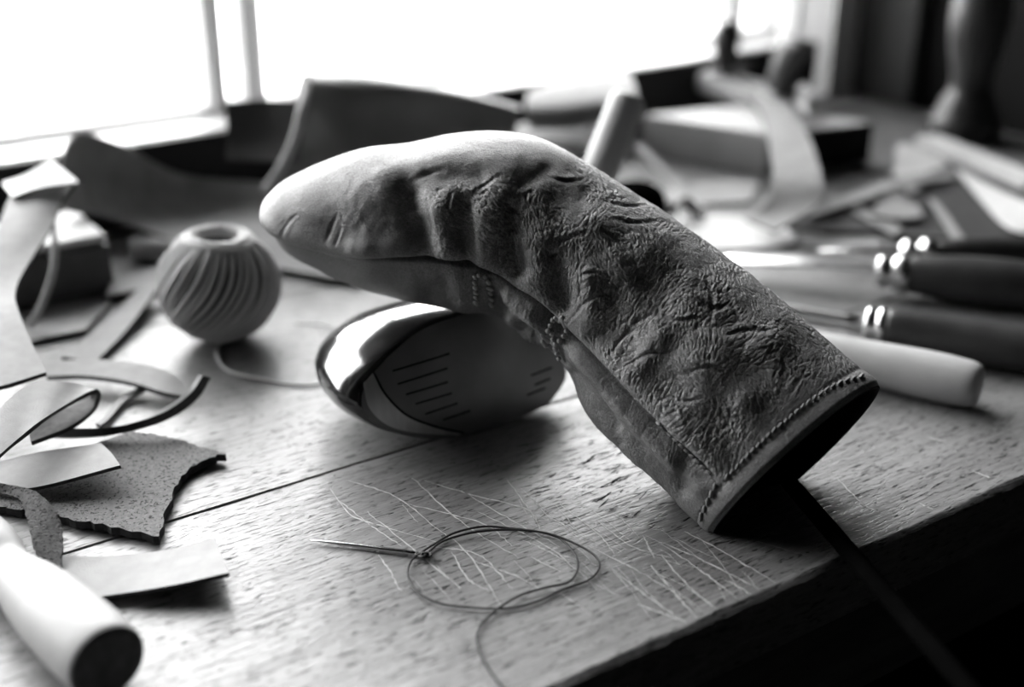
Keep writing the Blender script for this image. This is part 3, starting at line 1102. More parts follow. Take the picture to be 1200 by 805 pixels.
# front roll-over of the shell: face edge -> lip -> body
xmin, xmax = fo2[:, 0].min(), fo2[:, 0].max()
ztop = fo2[:, 1].max()
for (s, grow) in [(-.004, .97), (0.0, 1.0), (.012, 1.022), (.03, 1.04), (.07, 1.06), (.13, 1.075), (.2, 1.07), (.3, 1.035), (.4, .985), (.5, .915), (.6, .825), (.7, .715), (.8, .575), (.88, .44), (.94, .31), (.98, .17), (1.0, .03)]:
    back = -fn * DEPTH * max(s, 0) + FN * (.0006 if s < 0 else 0)
    zs = (1 - max(s, 0) ** 2.2) ** .75
    ring = []
    for a in fo2:
        x = fc[0] + (a[0] - fc[0]) * grow - .010 * max(s, 0)
        zc = .024
        zz = zc + (a[1] - zc) * (min(grow, 1.02) if s < .3 else 1.02) * zs
        lean = up_f * zz
        pnt = FO + ha * x + np.array([0, 0, 1]) * max(lean[2], 0.0004) + (lean - np.array([0, 0, lean[2]])) * (1 - max(s, 0)) + back
        ring.append(pnt)
    rings.append(ring)
R_ = np.array(rings)
finish('crown_shell', R_.reshape(-1, 3), grid_faces(len(R_), 120, True) + [tuple(range((len(R_) - 1) * 120, len(R_) * 120))[::-1]], M['gloss_black'], head)
# face plate: bulging disc inset in the shell
fr = []
for s in np.linspace(1, 0.02, 16):
    fr.append([f3(fc + (a - fc) * .985 * s, .0008 + .0042 * (1 - s ** 2)) for a in fo2])
fr = np.array(fr)
face = finish('face_plate', fr.reshape(-1, 3), grid_faces(16, 120, True) + [tuple(range(15 * 120, 16 * 120))], M['club_face'], head)


def face_pt(x, y, lift=0.0):
    q = on_plane(x, y, FO + FN * .003, FN) - FO
    a = np.array([q @ ha, q @ up_f])
    rel = a - fc
    ang = np.arctan2(fo2[:, 1] - fc[1], fo2[:, 0] - fc[0])
    k = np.argmin(np.abs(np.angle(np.exp(1j * (ang - math.atan2(rel[1], rel[0]))))))
    s = np.linalg.norm(rel) / (np.linalg.norm(fo2[k] - fc) * .985)
    return f3(a, .0008 + .0042 * max(0, 1 - s ** 2) + lift)


for (a, b) in [((461, 435), (525, 414)), ((466, 450), (522, 431)), ((475, 462), (522, 447)), ((486, 473), (527, 460)), ((498, 485), (534, 472)), ((519, 492), (550, 481)),
               ((622, 440), (648, 431)), ((627, 451), (646, 444)), ((618, 463), (640, 455))]:
    t = np.linspace(0, 1, 10)[:, None]
    path = np.array([face_pt(*q, .00005) for q in (np.array(a) * (1 - t) + np.array(b) * t)])
    V, F = tube_mesh(path, .00045, 6)
    finish('score_line', V, F, M['groove_black'], head)
# lighter toe band following the lower left rim of the face
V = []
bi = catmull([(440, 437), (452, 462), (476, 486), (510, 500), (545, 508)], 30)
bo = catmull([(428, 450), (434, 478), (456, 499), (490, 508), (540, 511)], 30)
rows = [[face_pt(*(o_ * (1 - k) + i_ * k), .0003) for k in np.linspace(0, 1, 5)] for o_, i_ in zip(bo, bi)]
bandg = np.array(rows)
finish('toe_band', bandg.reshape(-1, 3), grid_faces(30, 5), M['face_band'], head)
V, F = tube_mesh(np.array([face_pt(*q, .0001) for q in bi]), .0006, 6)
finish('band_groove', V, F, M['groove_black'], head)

# ------------------------------------------------------------------ club shaft under the cover
sa, sb = P(908, 546, .0066), P(1128, 800, .0050)
sb = sa + unit(sb - sa) * .32
tag(finish('golf_club_shaft', *lathe_mesh(sa, sb, [(0, .0033), (.001, .0038), (.16, .0040), (.32, .0043), (.3205, .0040)], 28), M['shaft_black']),
    'thin black golf club shaft sticking out below the headcover opening, over the bench edge', 'golf shaft')

# ------------------------------------------------------------------ twine ball
bc = P(262, 400)
BR = .0345
ball_o = bc + np.array([0, .004, 0])
twine = thing('twine_ball', 'ball of pale twine with a hollow top standing on the workbench', 'twine', ball_o)
tilt = Matrix.Rotation(math.radians(4), 3, 'Y')
RZ = .0335


def ball_pt(lat, lon, r):
    return np.array([r * math.cos(lat) * math.cos(lon), r * math.cos(lat) * math.sin(lon), RZ / BR * r * math.sin(lat) * 0.98])


def to_ball(q):
    return ball_o + np.array([0, 0, .0338]) + np.array(tilt @ Vector(q))


core = []
for lat in np.linspace(-1.35, 1.14, 26):
    core.append([to_ball(ball_pt(lat, lo, BR - .0016)) for lo in np.linspace(0, 2 * math.pi, 48, endpoint=False)])
for k, rr in ((.85, .6), (.78, .05)):
    core.append([to_ball(np.array([BR * .33 * math.cos(lo), BR * .33 * math.sin(lo), BR * rr])) for lo in np.linspace(0, 2 * math.pi, 48, endpoint=False)])
core.append([to_ball(np.array([BR * .1 * math.cos(lo), BR * .1 * math.sin(lo), BR * -.1])) for lo in np.linspace(0, 2 * math.pi, 48, endpoint=False)])
core = np.array(core)
finish('core', core.reshape(-1, 3), grid_faces(len(core), 48, True) + [tuple(range(48))[::-1], tuple(range((len(core) - 1) * 48, len(core) * 48))], M['shaded_twine_core'], twine)
NS = 44
for k in range(NS):
    path = []
    l0 = 2 * math.pi * k / NS + rng.normal(0, .02)
    rj = BR - .0009 + rng.normal(0, .0004)
    for s in np.linspace(0, 1, 44):
        lat = 1.13 - 2.42 * s
        lon = l0 - 1.9 * s + .5 * math.sin(s * 3)
        path.append(to_ball(ball_pt(lat, lon, rj + .0004 * math.sin(s * 9 + k))))
    # strand turns over the rim into the hollow
    path.insert(0, to_ball(np.array([.0128 * math.cos(l0 + .10), .0128 * math.sin(l0 + .10), .0290])))
    path.insert(0, to_ball(np.array([.0122 * math.cos(l0 + .16), .0122 * math.sin(l0 + .16), .0240])))
    V, F = tube_mesh(path, .00120 + .0003 * (k % 3 == 0), 6)
    V[:, 2] = np.maximum(V[:, 2], .0006)
    finish('strand', V, F, M['twine'], twine)
for k in range(3):
    path = [to_ball(ball_pt(1.10 - .06 * k + .02 * math.sin(2 * a), a, BR + .0002)) for a in np.linspace(0, 2 * math.pi, 60)]
    V, F = tube_mesh(path, .0012, 6)
    finish('rim_winding', V, F, M['twine'], twine)
tail = [P(x, y, .0012) for x, y in [(256, 404), (254, 413), (259, 427), (272, 436), (290, 441), (306, 444), (330, 449), (362, 451), (395, 444), (412, 428), (410, 405), (395, 388), (372, 380), (345, 379)]]
tl = catmull(tail, 90)
V, F = tube_mesh(tl, np.where(np.arange(90) < 38, .0010, np.linspace(.0010, .00035, 90)), 6)
V[:, 2] = np.maximum(V[:, 2], .0002)
finish('loose_tail', V, F, M['twine'], twine)

# ------------------------------------------------------------------ needle and thread
na, nb = P(362, 632.5, .0012), P(500, 650, .0014)
L_ = np.linalg.norm(nb - na)
needle = thing('sewing_needle', 'steel sewing needle lying on the scratched bench, pointing left from the thread loop', 'needle', P(430, 641))
finish('needle_body', *lathe_mesh(na, nb, [(0, .00008), (.004, .0004), (.014, .0008), (L_ * .6, .00105), (L_ - .0055, .00105), (L_ - .0045, .0006)], 16), M['needle_steel'], needle)
d_ = unit(nb - na)
s_ = unit(np.cross(d_, [0, 0, 1]))
ey = [nb - d_ * .0025 + d_ * .0028 * math.cos(a) + s_ * .0009 * math.sin(a) for a in np.linspace(0, 2 * math.pi, 25)]
finish('needle_eye', *tube_mesh(ey, .00045, 8, False), M['needle_steel'], needle)
TH = [(490, 262), (520, 238), (560, 220), (640, 200), (740, 190), (850, 193), (940, 211), (1040, 255), (1085, 295), (1078, 335), (1035, 366), (960, 392), (880, 430), (800, 455), (720, 463),
      (620, 459), (530, 448), (460, 418), (422, 375), (413, 340), (425, 300), (455, 272), (510, 235), (580, 195), (680, 172), (780, 178), (870, 188), (945, 212), (990, 255), (1012, 300),
      (1003, 345), (970, 376), (900, 392), (820, 415), (760, 445), (700, 490), (660, 545), (660, 590), (685, 650), (745, 735), (800, 790)]
tp = np.array([P(340 + x / 3, 560 + y / 3, .0007) for x, y in TH])
tp = catmull(tp, 420)
tp[:, 2] += .0011 * (0.5 + 0.5 * np.sin(np.linspace(0, 17, 420))) * np.r_[np.linspace(1, 1, 330), np.linspace(1, 0, 90)]
thread = thing('waxed_thread', 'dark waxed thread coiled in a loop on the scratched bench by the needle', 'thread', P(590, 665))
finish('loop', *tube_mesh(tp, .00048, 8), M['thread'], thread)
kn = [P(493 + 5 * math.cos(a) + .6 * a, 650 + 2.6 * math.sin(a), .0018 + .0006 * math.sin(a * 1.5)) for a in np.linspace(0, 14, 60)]
finish('knot', *tube_mesh(kn, .0005, 8), M['thread'], thread)

# ------------------------------------------------------------------ hand tools on the right


def tool(name, label, cat, A, B, parts, group=None):
    """parts: (name, material, profile along A->B)"""
    t = thing(name, label, cat, ((A + B) / 2) * np.array([1, 1, 0]), group)
    for (n, m, pr) in parts:
        finish(n, *lathe_mesh(A, B, pr, 40), m, t)
    return t


# pale file handle
A, B = P(945, 408, .0130), P(1150, 453, .0130)
L_ = np.linalg.norm(B - A)
tool('pale_tool_handle', 'smooth pale wooden tool handle with rounded end beside the headcover opening', 'tool handle', A, B,
     [('handle', M['pale_wood'], smooth_prof([(-.03, .0085), (0, .0100), (L_ * .35, .0116), (L_ * .7, .0128), (L_ - .010, .0124), (L_ - .003, .0112), (L_ - .0005, .0085), (L_, .003)], 40))])
# straight chisel with double ferrule
A, B = P(900, 364, .0128), P(1225, 413, .0128)
L_ = np.linalg.norm(B - A)
k = np.linalg.norm(P(1013, 381, .0128) - A)
tool('wood_chisel', 'chisel with slim steel shank, bright double ferrule and straight dark handle, behind the pale handle', 'chisel', A, B,
     [('shank', M['steel'], [(-.03, .006), (0, .006), (k * .8, .0048), (k, .0062)]),
      ('ferrule', M['bright_ferrule'], [(k, .0095), (k + .0012, .0112), (k + .0045, .0112), (k + .0055, .0098), (k + .0068, .0098), (k + .0080, .0118), (k + .0112, .0118), (k + .0118, .0105)]),
      ('handle', M['dark_wood'], smooth_prof([(k + .0118, .0108), (k + .018, .0122), (k + .05, .0126), (L_, .0126), (L_ + .02, .011)], 24))])
# spoon-bladed tool
A, B = P(848, 300, .0125), P(1215, 336, .0158)
L_ = np.linalg.norm(B - A)
k = np.linalg.norm(P(1027, 318, .012) - A)
t = tool('slicker_tool', 'leather tool with long bright flat blade and bulbous dark handle, behind the chisel', 'hand tool', A, B,
         [('ferrule', M['bright_ferrule'], [(k, .0085), (k + .0015, .0102), (k + .006, .0104), (k + .008, .0092), (k + .010, .0092), (k + .012, .0118), (k + .019, .0122), (k + .020, .0105)]),
          ('handle', M['dark_wood'], smooth_prof([(k + .020, .0112), (k + .030, .0128), (k + .055, .0150), (k + .085, .0150), (L_ + .02, .0118)], 24))])
d_ = unit(B - A)
s_ = unit(np.cross(d_, [0, 0, 1]))
rows = []
for s, w in ((0.0, .003), (.006, .0075), (.02, .0105), (.05, .0098), (k * .75, .0070), (k + .002, .0052)):
    c_ = A + d_ * s + np.array([0, 0, .0030 - .0035 * (1 - min(s / .05, 1))])
    rows.append([c_ - s_ * w, c_ + np.array([0, 0, .0012]), c_ + s_ * w])
V, F, sm = sheet_mesh(patch(rows, 9, 40), .0022)
finish('blade', V, F, M['steel'], t, smooth=sm)
# third tool
A, B = P(960, 294, .0125), P(1215, 296, .0125)
L_ = np.linalg.norm(B - A)
k = np.linalg.norm(P(1052, 294, .0125) - A)
tool('scratch_awl', 'slim dark-handled awl with two bright beads at the ferrule, farthest of the handled tools', 'awl', A, B,
     [('spike', M['steel'], [(0, .0008), (k, .0026)]),
      ('ferrule', M['bright_ferrule'], smooth_prof([(k, .0028), (k + .004, .0075), (k + .009, .0072), (k + .012, .0040), (k + .016, .0085), (k + .022, .0088), (k + .026, .0060)], 30)),
      ('handle', M['dark_wood'], smooth_prof([(k + .025, .0065), (k + .04, .0092), (k + .08, .0105), (L_ + .02, .0100)], 24))])

# pale handle in the near left corner
A, B = P(-60, 600, .0142), P(128, 778, .0152)
L_ = np.linalg.norm(B - A)
tool('turned_tool_handle', 'turned pale wooden tool handle with flared butt, lying nearest the camera beside the leather scraps', 'tool handle', A, B,
     [('handle', M['pale_wood'], smooth_prof([(0, .0115), (L_ * .14, .0122), (L_ * .26, .0124), (L_ * .34, .0112), (L_ * .41, .0090), (L_ * .48, .0100), (L_ * .60, .0130), (L_ * .78, .0148), (L_ * .93, .0148), (L_ - .0015, .0140)], 60)),
      ('butt', M['shaded_butt_wood'], [(L_ - .0016, .0141), (L_ - .0004, .0134), (L_, .011), (L_ + .0004, .004)])])

# handle leaning behind the cover
A, B = P(655, 322, .012), D(738, 112, .80)
L_ = np.linalg.norm(B - A)
tool('leaning_tool_handle', 'thick pale wooden handle leaning upright behind the headcover', 'tool handle', A, B,
     [('handle', M['pale_wood'], [(0, .0100), (L_ * .3, .0112), (L_ - .006, .0118), (L_ - .002, .0110), (L_, .0085)])])
# dark round weight beside it
q = P(744, 262)
wt = thing('round_weight', 'squat dark rounded weight on the bench behind the headcover', 'weight', q)
finish('body', *lathe_mesh(q + np.array([0, 0, .0005]), q + np.array([0, 0, 1]), smooth_prof([(0, .0205), (.006, .0222), (.016, .0222), (.024, .0190), (.029, .0115), (.0305, .003)], 30), 40), M['shaft_black'], wt)

# ------------------------------------------------------------------ leather scraps, near left
GS = 'leather offcuts at the left of the bench'
tag(sheet('suede_scrap', [[(-30, 590, .0042), (60, 603, .0042), (185, 628, .0045)], [(20, 560, .0045), (90, 568, .0045), (205, 572, .0048)], [(80, 532, .0045), (145, 535, .0045), (228, 545, .0048)], [(150, 505, .0045), (200, 513, .0045), (264, 531, .0056)]],
          M['suede'], .0038, 40, 30, rough=.0006), 'thick dark speckled suede scrap with pointed corners, flat on the bench under the paler strips', 'leather scrap')
tag(sheet('leather_strip', [[(70, 650, .003), (120, 652, .003), (190, 645, .004), (252, 631, .006)], [(72, 703, .003), (130, 697, .004), (200, 686, .0075), (268, 671, .011)]], M['pale_leather'], .0018, 30, 8),
    'smooth pale rectangular leather strip with one lifted corner, beside the turned handle', 'leather strip')
tag(sheet('suede_strap', [[(-40, 562, .020), (10, 568, .021), (40, 575, .021), (64, 597, .017), (73, 625, .011), (72, 666, .004)], [(-40, 570, .016), (0, 577, .018), (24, 586, .018), (30, 604, .015), (38, 636, .010), (47, 668, .004)]][::-1], M['suede'], .0020, 40, 8, rough=.0002),
    'narrow speckled suede strap bent over in an arch beside the turned handle', 'leather strap')
tag(sheet('leather_flap', [[(-20, 545, .010), (45, 530, .012), (118, 519, .0155)], [(-20, 560, .009), (50, 550, .0115), (130, 530, .0165)], [(-25, 572, .008), (40, 571, .010), (141, 545, .0165)]], M['pale_leather'], .0018, 26, 12),
    'pale curved leather flap lying on the thick speckled suede scrap', 'leather scrap')
# folded loop
tag(sheet('folded_leather', [[(-40, 520, .030), (0, 478, .034), (35, 450, .036), (75, 447, .034), (104, 455, .026), (108, 470, .018), (70, 486, .017), (30, 494, .0150)],
                             [(-60, 580, .026), (-10, 541, .028), (20, 515, .029), (55, 488, .031), (112, 456, .0275), (114, 478, .018), (85, 503, .017), (38, 522, .0140)]][::-1], M['pale_leather'], .0022, 50, 10),
    'wide pale leather strip folded back on itself in a loop above the suede scrap', 'leather strip')
# narrow curled strap to the right
tag(sheet('curled_strap', [[(50, 500, .0085), (90, 502, .0095), (140, 499, .012), (190, 484, .017), (222, 462, .022), (238, 440, .026)], [(52, 511, .0055), (92, 512, .0065), (142, 508, .0085), (196, 492, .012), (231, 468, .016), (247, 443, .0205)]], M['strap_shade_face'], .0026, 44, 6, edge='pale_leather'),
    'narrow strap with shade-coloured near face, sweeping up to a curled tip at the right of the leather pile', 'leather strap')
tag(sheet('leather_band', [[(48, 424, .0105), (100, 421, .011), (150, 424, .011), (195, 434, .009), (216, 448, .006)], [(55, 441, .0095), (100, 440, .0095), (150, 447, .009), (190, 459, .007), (222, 465, .004)]], M['pale_leather'], .0026, 36, 8),
    'pale leather band lying behind the folded loop and the curled strap', 'leather strip')
tag(sheet('leather_lace', [[(166, 452, .0042), (140, 466, .0035), (122, 488, .0032), (112, 496, .003)], [(171, 455, .0042), (146, 470, .0035), (128, 490, .0032), (118, 498, .003)]], M['dark_leather'], .0020, 24, 5),
    'short dark leather lace on the bench between the band and the curled strap', 'leather lace')
# tall pale strip on the far left
tag(sheet('tall_pale_strip', [[(26, 206, .074), (8, 238, .068), (-8, 280, .060), (-40, 330, .050), (-52, 375, .046), (-70, 458, .036)],
                              [(58, 204, .078), (40, 236, .070), (26, 276, .061), (-8, 331, .050), (-12, 372, .046), (-8, 454, .036)],
                              [(88, 214, .077), (72, 236, .070), (60, 266, .062), (21, 331, .050), (23, 368, .046), (54, 436, .036)]], M['pale_leather'], .0024, 46, 10),
    'wide pale leather strip rising in a tall bend at the left edge of the bench', 'leather strip')
tag(sheet('pale_leather_tongue', [[(2, 214, .068), (30, 204, .079), (60, 186, .086)], [(14, 230, .072), (45, 220, .077), (92, 213, .083)]], M['cream_leather'], .0018, 20, 8),
    'bright leather tongue turned over at the top of the tall pale strip', 'leather scrap')
lp = catmull([P(62, 262, .052), P(64, 290, .046), P(62, 318, .036), P(52, 350, .022), P(36, 383, .006)], 40)
lp2 = catmull([P(56, 268, .052), P(52, 290, .046), P(44, 310, .038)], 20)
tag(finish('hanging_lace', *tube_mesh(lp, .0021, 8), M['lace']), 'thin grey lace hanging down from the tall pale strip', 'leather lace')
# flat pieces behind
tag(sheet('leather_tab', [[(72, 418, .004), (125, 375, .004), (168, 332, .0098)], [(112, 424, .004), (150, 384, .0055), (188, 332, .0105)]], M['pale_leather'], .0026, 24, 8),
    'pale rectangular leather tab lying to the left of the twine ball', 'leather strip')
tag(sheet('leather_backing', [[(-20, 412, .003), (40, 398, .003), (100, 386, .003)], [(-20, 372, .003), (60, 362, .003), (132, 352, .003)]], M['grey_leather'], .0025, 20, 8),
    'flat grey leather piece under the hanging lace, by the small dark box', 'leather scrap')
tag(sheet('leather_sliver', [[(124, 346, .006), (155, 340, .006), (196, 330, .006)], [(126, 328, .006), (155, 320, .006), (190, 312, .006)]], M['grey_leather'], .0035, 20, 8),
    'grey leather sliver behind the pale tab, left of the twine ball', 'leather scrap')
# small dark box with a pale pad
c0 = P(52, 352, 0)
c1, c2 = P(118, 352), P(-10, 378)
bx = thing('small_dark_box', 'small dark box with a pale pad on its lid, behind the hanging lace', 'box', c0)
az = np.array([0, 0, .0165])
V, F = box_mesh(c0 + np.array([0, 0, .0170]) + EV * .022 + EU * .002, EU * .040, EV * .032, az, .003)
finish('box_body', V, F, M['dark_leather'], bx, smooth=False)
V, F = box_mesh(c0 + np.array([0, 0, .0360]) + EV * .022 + EU * .002, EU * .039, EV * .031, np.array([0, 0, .002]), .0015)
finish('pad', V, F, M['cream_leather'], bx, smooth=False)
# stub of a dowel poking out from under the hide
A, B = P(158, 291, .0085), P(205, 296, .0085)
tag(finish('dowel_stub', *lathe_mesh(A, A + unit(B - A) * .05, [(-.001, .0055), (0, .0075), (.002, .0082), (.05, .0082)], 24), M['pale_wood']), 'rounded end of a pale dowel poking out from under the dark hide', 'dowel')
q = P(200, 356)
tag(finish('leather_bead', *lathe_mesh(q + np.array([0, 0, .0003]), q + np.array([0, 0, 1]), smooth_prof([(0, .005), (.004, .0068), (.008, .005), (.0095, .001)], 12), 20), M['pale_wood']), 'small pale wooden bead at the left foot of the twine ball', 'bead')

# ------------------------------------------------------------------ hides at the back
tag(sheet('dark_hide', [[(72, 244, .047), (88, 247, .043), (122, 253, .034), (190, 276, .016), (300, 308, .006), (420, 330, .005)],
                        [(74, 224, .056), (90, 228, .051), (128, 236, .036), (200, 256, .016), (310, 272, .010), (430, 285, .006)],
                        [(74, 190, .070), (92, 190, .066), (135, 205, .048), (210, 232, .021), (315, 244, .014), (440, 240, .012)],
                        [(82, 166, .080), (100, 156, .0815), (150, 173, .066), (215, 204, .036), (320, 214, .029), (450, 222, .024)]], M['grey_leather'], .0022, 50, 30),
    'large dark hide with its left edge curled up, lying behind the twine ball', 'hide')
tag(sheet('standing_hide', [[(264, 186, .052), (310, 188, .052), (352, 190, .052)], [(266, 160, .066), (310, 160, .066), (352, 162, .066)], [(264, 120, .088), (305, 117, .089), (350, 119, .089)]], M['dark_leather'], .0025, 20, 16),
    'black hide piece standing upright against the rail, left of the arched hide', 'hide')
tag(sheet('arched_hide', [[(318, 222, .030), (400, 232, .026), (500, 235, .022), (590, 228, .018)],
                          [(330, 178, .056), (400, 190, .050), (500, 190, .042), (596, 190, .034)],
                          [(343, 128, .082), (420, 138, .076), (520, 150, .062), (604, 158, .048)],
                          [(350, 94, .100), (430, 96, .098), (530, 112, .086), (608, 130, .068)],
                          [(358, 85, .099), (435, 88, .096), (535, 106, .084), (612, 126, .066)],
                          [(352, 110, .070), (430, 115, .070), (535, 125, .066), (612, 132, .060)]], M['brown_leather'], .0025, 46, 40),
    'large brown hide arched up high in front of the window, its left edge folded', 'hide')
lp = catmull([P(360, 90, .1035), P(353, 130, .090), P(344, 165, .070), P(330, 195, .052), P(310, 226, .034)], 40)
tag(finish('edge_lace', *tube_mesh(lp, .0032, 8), M['lace']), 'pale thong hanging along the left edge of the arched hide', 'leather lace')
tag(sheet('grey_hide', [[(622, 152, .048), (670, 150, .048), (750, 138, .048)], [(616, 130, .062), (670, 124, .063), (748, 114, .064)], [(618, 110, .068), (670, 98, .070), (740, 90, .070)], [(630, 104, .066), (674, 90, .069), (730, 82, .069)]], M['pale_leather'], .0025, 30, 24),
    'soft grey hide humped over the rail behind the leaning handle', 'hide')
tag(sheet('rolled_leather', [[(600, 170, .026), (650, 172, .027), (700, 205, .022)], [(612, 152, .033), (655, 158, .034), (706, 196, .028)], [(625, 150, .032), (660, 152, .033), (712, 190, .027)]], M['dark_leather'], .0030, 26, 12),
    'dark strip of leather bowed up just behind the top of the headcover', 'leather strip')
tag(sheet('pale_offcut', [[(600, 172, .040), (640, 164, .040), (705, 172, .038)], [(604, 146, .046), (645, 138, .046), (715, 142, .044)]], M['pale_leather'], .002, 16, 10),
    'pale flat offcut between the arched hide and the leaning handle', 'leather scrap')

# ------------------------------------------------------------------ block, plane and post at the back right
bA, bB, bC = P(897, 206), P(1020, 191), P(750, 181)
exx, eyy = bB - bA, bC - bA
H_ = .034
blk = thing('wooden_block', 'pale rectangular wooden block with its shaded face coloured dark, standing under the hand plane', 'block', (bA + bB) / 2 + eyy / 2)
V, F = box_mesh(bA + exx / 2 + eyy / 2 + np.array([0, 0, H_ / 2 + .0005]), exx / 2, eyy / 2, np.array([0, 0, H_ / 2]), .0015)
nf = np.array([np.cross(V[f[1]] - V[f[0]], V[f[2]] - V[f[0]]) for f in F])
nf /= np.linalg.norm(nf, axis=1, keepdims=True)
finish('block_body', V, F, None, blk, smooth=False, mats=[M['block_wood'], M['shaded_end']], midx=[1 if q @ unit(eyy) < -.8 else 0 for q in nf])
# plane on the block
zt = H_ + .001
pA, pB = P(832, 106, zt), P(917, 132, zt)
pd = unit((pB - pA) * np.array([1, 1, 0]))
pn = np.array([-pd[1], pd[0], 0])
plane = thing('hand_plane', 'small wooden hand plane with dark knob and dark grip, on the pale block', 'hand plane', (pA + pB) / 2)
pc_ = (pA + pB) / 2
pl_ = np.linalg.norm(pB - pA)
V, F = box_mesh(pc_ + np.array([0, 0, .009]), pd * (pl_ / 2 + .004), pn * .015, np.array([0, 0, .0088]), .003)
finish('plane_body', V, F, M['pale_wood'], plane, smooth=False)
kb = pA + pd * .018 + np.array([0, 0, .0175])
finish('knob', *lathe_mesh(kb, kb + np.array([0, 0, 1]), smooth_prof([(0, .0120), (.006, .0095), (.014, .0090), (.028, .0112), (.040, .0108), (.046, .0070), (.048, .001)], 30), 28), M['dark_wood'], plane)
tb = pB - pd * .004 + np.array([0, 0, .0165])
rows = []
for (z, off, w) in ((0, .000, .0165), (.010, -.002, .0135), (.022, .002, .0140), (.032, .008, .017), (.041, .013, .021), (.046, .015, .020)):
    a = []
    for th in np.linspace(0, 2 * math.pi, 20, endpoint=False):
        a.append(tb + np.array([0, 0, z]) + pd * (off + w * math.cos(th)) + pn * .0095 * math.sin(th))
    rows.append(a)
rows = np.array(rows)
finish('tote', rows.reshape(-1, 3), grid_faces(6, 20, True) + [tuple(range(20))[::-1], tuple(range(100, 120))], M['dark_wood'], plane)
V, F = box_mesh(pc_ - pd * .006 + np.array([0, 0, .028]), unit(pd + np.array([0, 0, .7])) * .014, pn * .011, unit(np.array([0, 0, 1]) - pd * .7) * .0015, .0005)
finish('plane_iron', V, F, M['dark_wood'], plane, smooth=False)
tag(sheet('wood_shaving', [[(936, 132, .042), (932, 112, .052), (940, 98, .054), (952, 104, .050)], [(950, 138, .040), (946, 122, .049), (956, 110, .051), (968, 116, .046)]], M['cream_leather'], .0012, 20, 6),
    'bright curled wood shaving in front of the plane grip', 'shaving')
tag(sheet('draped_strap', [[(872, 112, .050), (884, 122, .048), (893, 137, .046), (901, 168, .0425), (905, 205, .034), (900, 236, .023), (872, 256, .012)], [(902, 100, .051), (917, 114, .049), (930, 130, .047), (948, 160, .0435), (962, 205, .035), (960, 238, .023), (908, 270, .012)]], M['grey_leather'], .0025, 50, 8),
    'grey leather strap draped down over the corner of the pale block', 'leather strap')
# turned post
pp = uvz(.958, .706)
post = thing('turned_post', 'tall dark turned wooden post with flared foot at the right end of the bench', 'post', pp)
prof = smooth_prof([(.0005, .030), (.004, .0318), (.016, .0318), (.021, .029), (.027, .0262), (.036, .0225), (.046, .0178), (.060, .0185), (.080, .0225), (.105, .0255), (.130, .0235), (.155, .0185), (.175, .017), (.2, .022), (.21, .018)], 90)
finish('post_body', *lathe_mesh(pp, pp + np.array([0, 0, 1]), prof, 56), M['dark_wood'], post)
q = uvz(.992, .632)
sp = thing('small_turned_post', 'second shorter dark turned post, half out of view beside the tall one', 'post', q)
finish('post_body', *lathe_mesh(q, q + np.array([0, 0, 1]), smooth_prof([(.0005, .02), (.006, .021), (.012, .017), (.03, .010), (.05, .0125), (.065, .0125), (.078, .006), (.08, .001)], 40), 36), M['dark_wood'], sp)
# pieces in front of the post
A, B = P(1085, 164, .0085), P(1215, 216, .0085)
ln = B - A
V, F = box_mesh((A + B) / 2, ln / 2, unit(np.cross([0, 0, 1], ln)) * .011, np.array([0, 0, .0045]), .0008)
tag(finish('wooden_stick', V, F, M['block_wood'], smooth=False), 'long flat wooden stick lying on the bench in front of the tall turned post', 'stick')
tag(sheet('dark_leather_sheet', [[(1044, 276, .003), (1120, 278, .003), (1230, 278, .003)], [(1060, 240, .003), (1130, 245, .003), (1230, 250, .003)], [(1085, 205, .003), (1140, 205, .003), (1230, 215, .003)]], M['dark_leather'], .0022, 20, 16),
    'dark leather sheet lying flat under the bright pointed offcut', 'leather scrap')
tag(sheet('bright_pointed_offcut', [[(1119, 198, .012), (1150, 236, .008), (1186, 270, .007), (1240, 272, .007)], [(1124, 198, .012), (1170, 222, .012), (1225, 245, .014), (1260, 258, .014)]], M['cream_leather'], .002, 20, 10),
    'bright pointed leather offcut on the dark sheet at the right', 'leather scrap')
tag(sheet('bright_tab', [[(1046, 206, .008), (1075, 205, .008), (1112, 194, .008)], [(1050, 172, .012), (1062, 168, .013), (1106, 186, .010)]], M['cream_leather'], .002, 16, 10),
    'small bright leather tab near the end of the wooden stick', 'leather scrap')
tag(sheet('grey_lace_strip', [[(938, 246, .006), (1000, 225, .010), (1060, 206, .011), (1115, 202, .006)], [(946, 255, .006), (1004, 236, .010), (1062, 216, .011), (1118, 209, .006)]], M['pale_leather'], .002, 26, 6),
    'narrow pale strip running from the draped strap to the bright tab', 'leather strip')
tag(sheet('crossing_strip', [[(966, 232, .0058), (1010, 255, .0058), (1048, 276, .0058)], [(976, 226, .0058), (1020, 247, .0058), (1058, 268, .0058)]], M['grey_leather'], .002, 20, 6),
    'grey leather strip crossing under the narrow pale strip', 'leather strip')
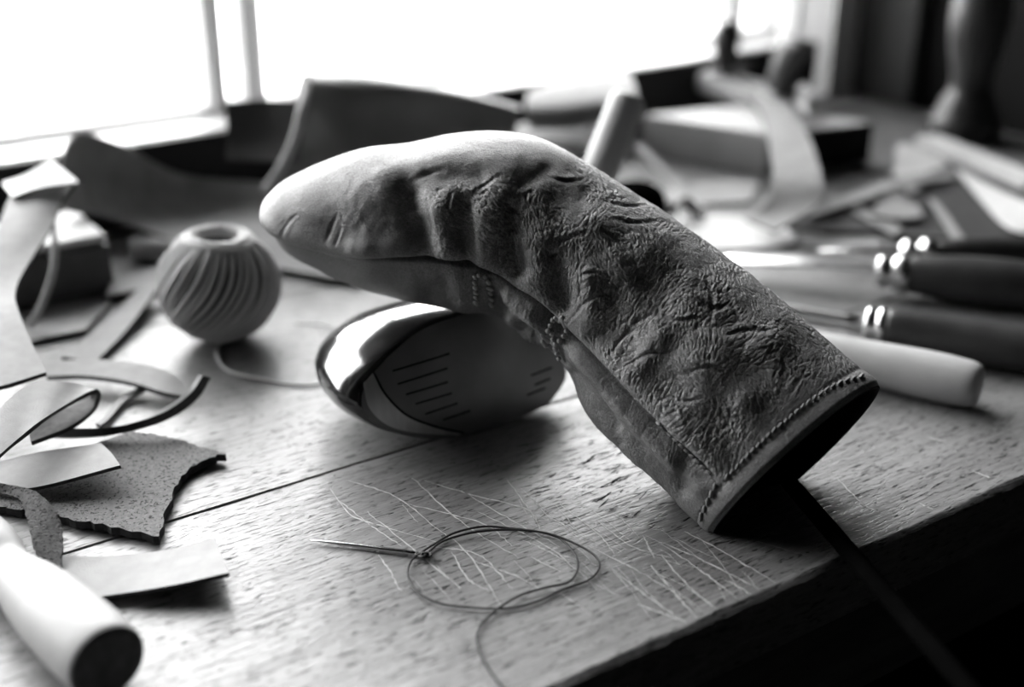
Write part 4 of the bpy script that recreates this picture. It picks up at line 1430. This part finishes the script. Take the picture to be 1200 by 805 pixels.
tag(sheet('bent_strip', [[(1056, 224, .013), (1070, 219, .0145), (1090, 238, .010), (1118, 284, .005)], [(1066, 230, .0125), (1080, 226, .014), (1102, 240, .010), (1133, 282, .005)]], M['pale_leather'], .002, 26, 6),
    'short pale strip bent over, ending by the awl ferrule', 'leather strip')
tag(sheet('strip_shade_sheet', [[(920, 266, .0032), (980, 270, .0032), (1030, 271, .0032)], [(934, 238, .0032), (990, 226, .0032), (1034, 219, .0032)]], M['dark_leather'], .002, 16, 10),  # dark sheet put where only shade lies beneath the strips
    'dark sheet standing in for shade under the narrow pale strip, in front of the block', 'leather scrap')
tag(sheet('round_offcut', [[(1022, 252, .0085), (1050, 256, .0085), (1082, 254, .0085)], [(1028, 238, .0085), (1052, 232, .0085), (1076, 240, .0085)]], M['grey_leather'], .002, 14, 10),
    'small rounded grey leather offcut between the crossing and the bent strip', 'leather scrap')
tag(sheet('pale_round_flap', [[(790, 292, .003), (850, 292, .003), (930, 286, .003)], [(800, 270, .003), (860, 268, .003), (932, 276, .003)], [(810, 256, .003), (860, 254, .003), (915, 262, .003)]], M['cream_leather'], .002, 20, 12),
    'bright round-cornered leather flap behind the flat blade', 'leather scrap')
tag(sheet('grey_flat_scrap', [[(938, 290, .002), (1000, 290, .002), (1030, 290, .002)], [(938, 274, .002), (985, 277, .002), (1028, 279, .002)]], M['grey_leather'], .0015, 14, 8),
    'flat grey leather scrap under the awl spike', 'leather scrap')
tag(sheet('leather_curl', [[(776, 248, .004), (776, 232, .014), (788, 222, .018), (802, 232, .012), (812, 250, .004)], [(790, 256, .004), (792, 240, .014), (804, 230, .018), (816, 240, .012), (826, 256, .004)]], M['pale_leather'], .002, 26, 6),
    'small pale leather curl to the right of the round weight', 'leather scrap')
tag(sheet('long_thin_strip', [[(742, 170, .020), (775, 205, .012), (815, 245, .005)], [(752, 168, .020), (786, 203, .012), (828, 244, .005)]], M['grey_leather'], .002, 20, 5),
    'thin grey strip slanting down in front of the pale block', 'leather strip')
tag(sheet('floor_scrap_pale', [[(800, 240, .003), (840, 238, .003), (880, 236, .003)], [(810, 214, .003), (850, 210, .003), (890, 212, .003)]], M['pale_leather'], .002, 14, 8),
    'pale flat scrap at the foot of the draped strap', 'leather scrap')
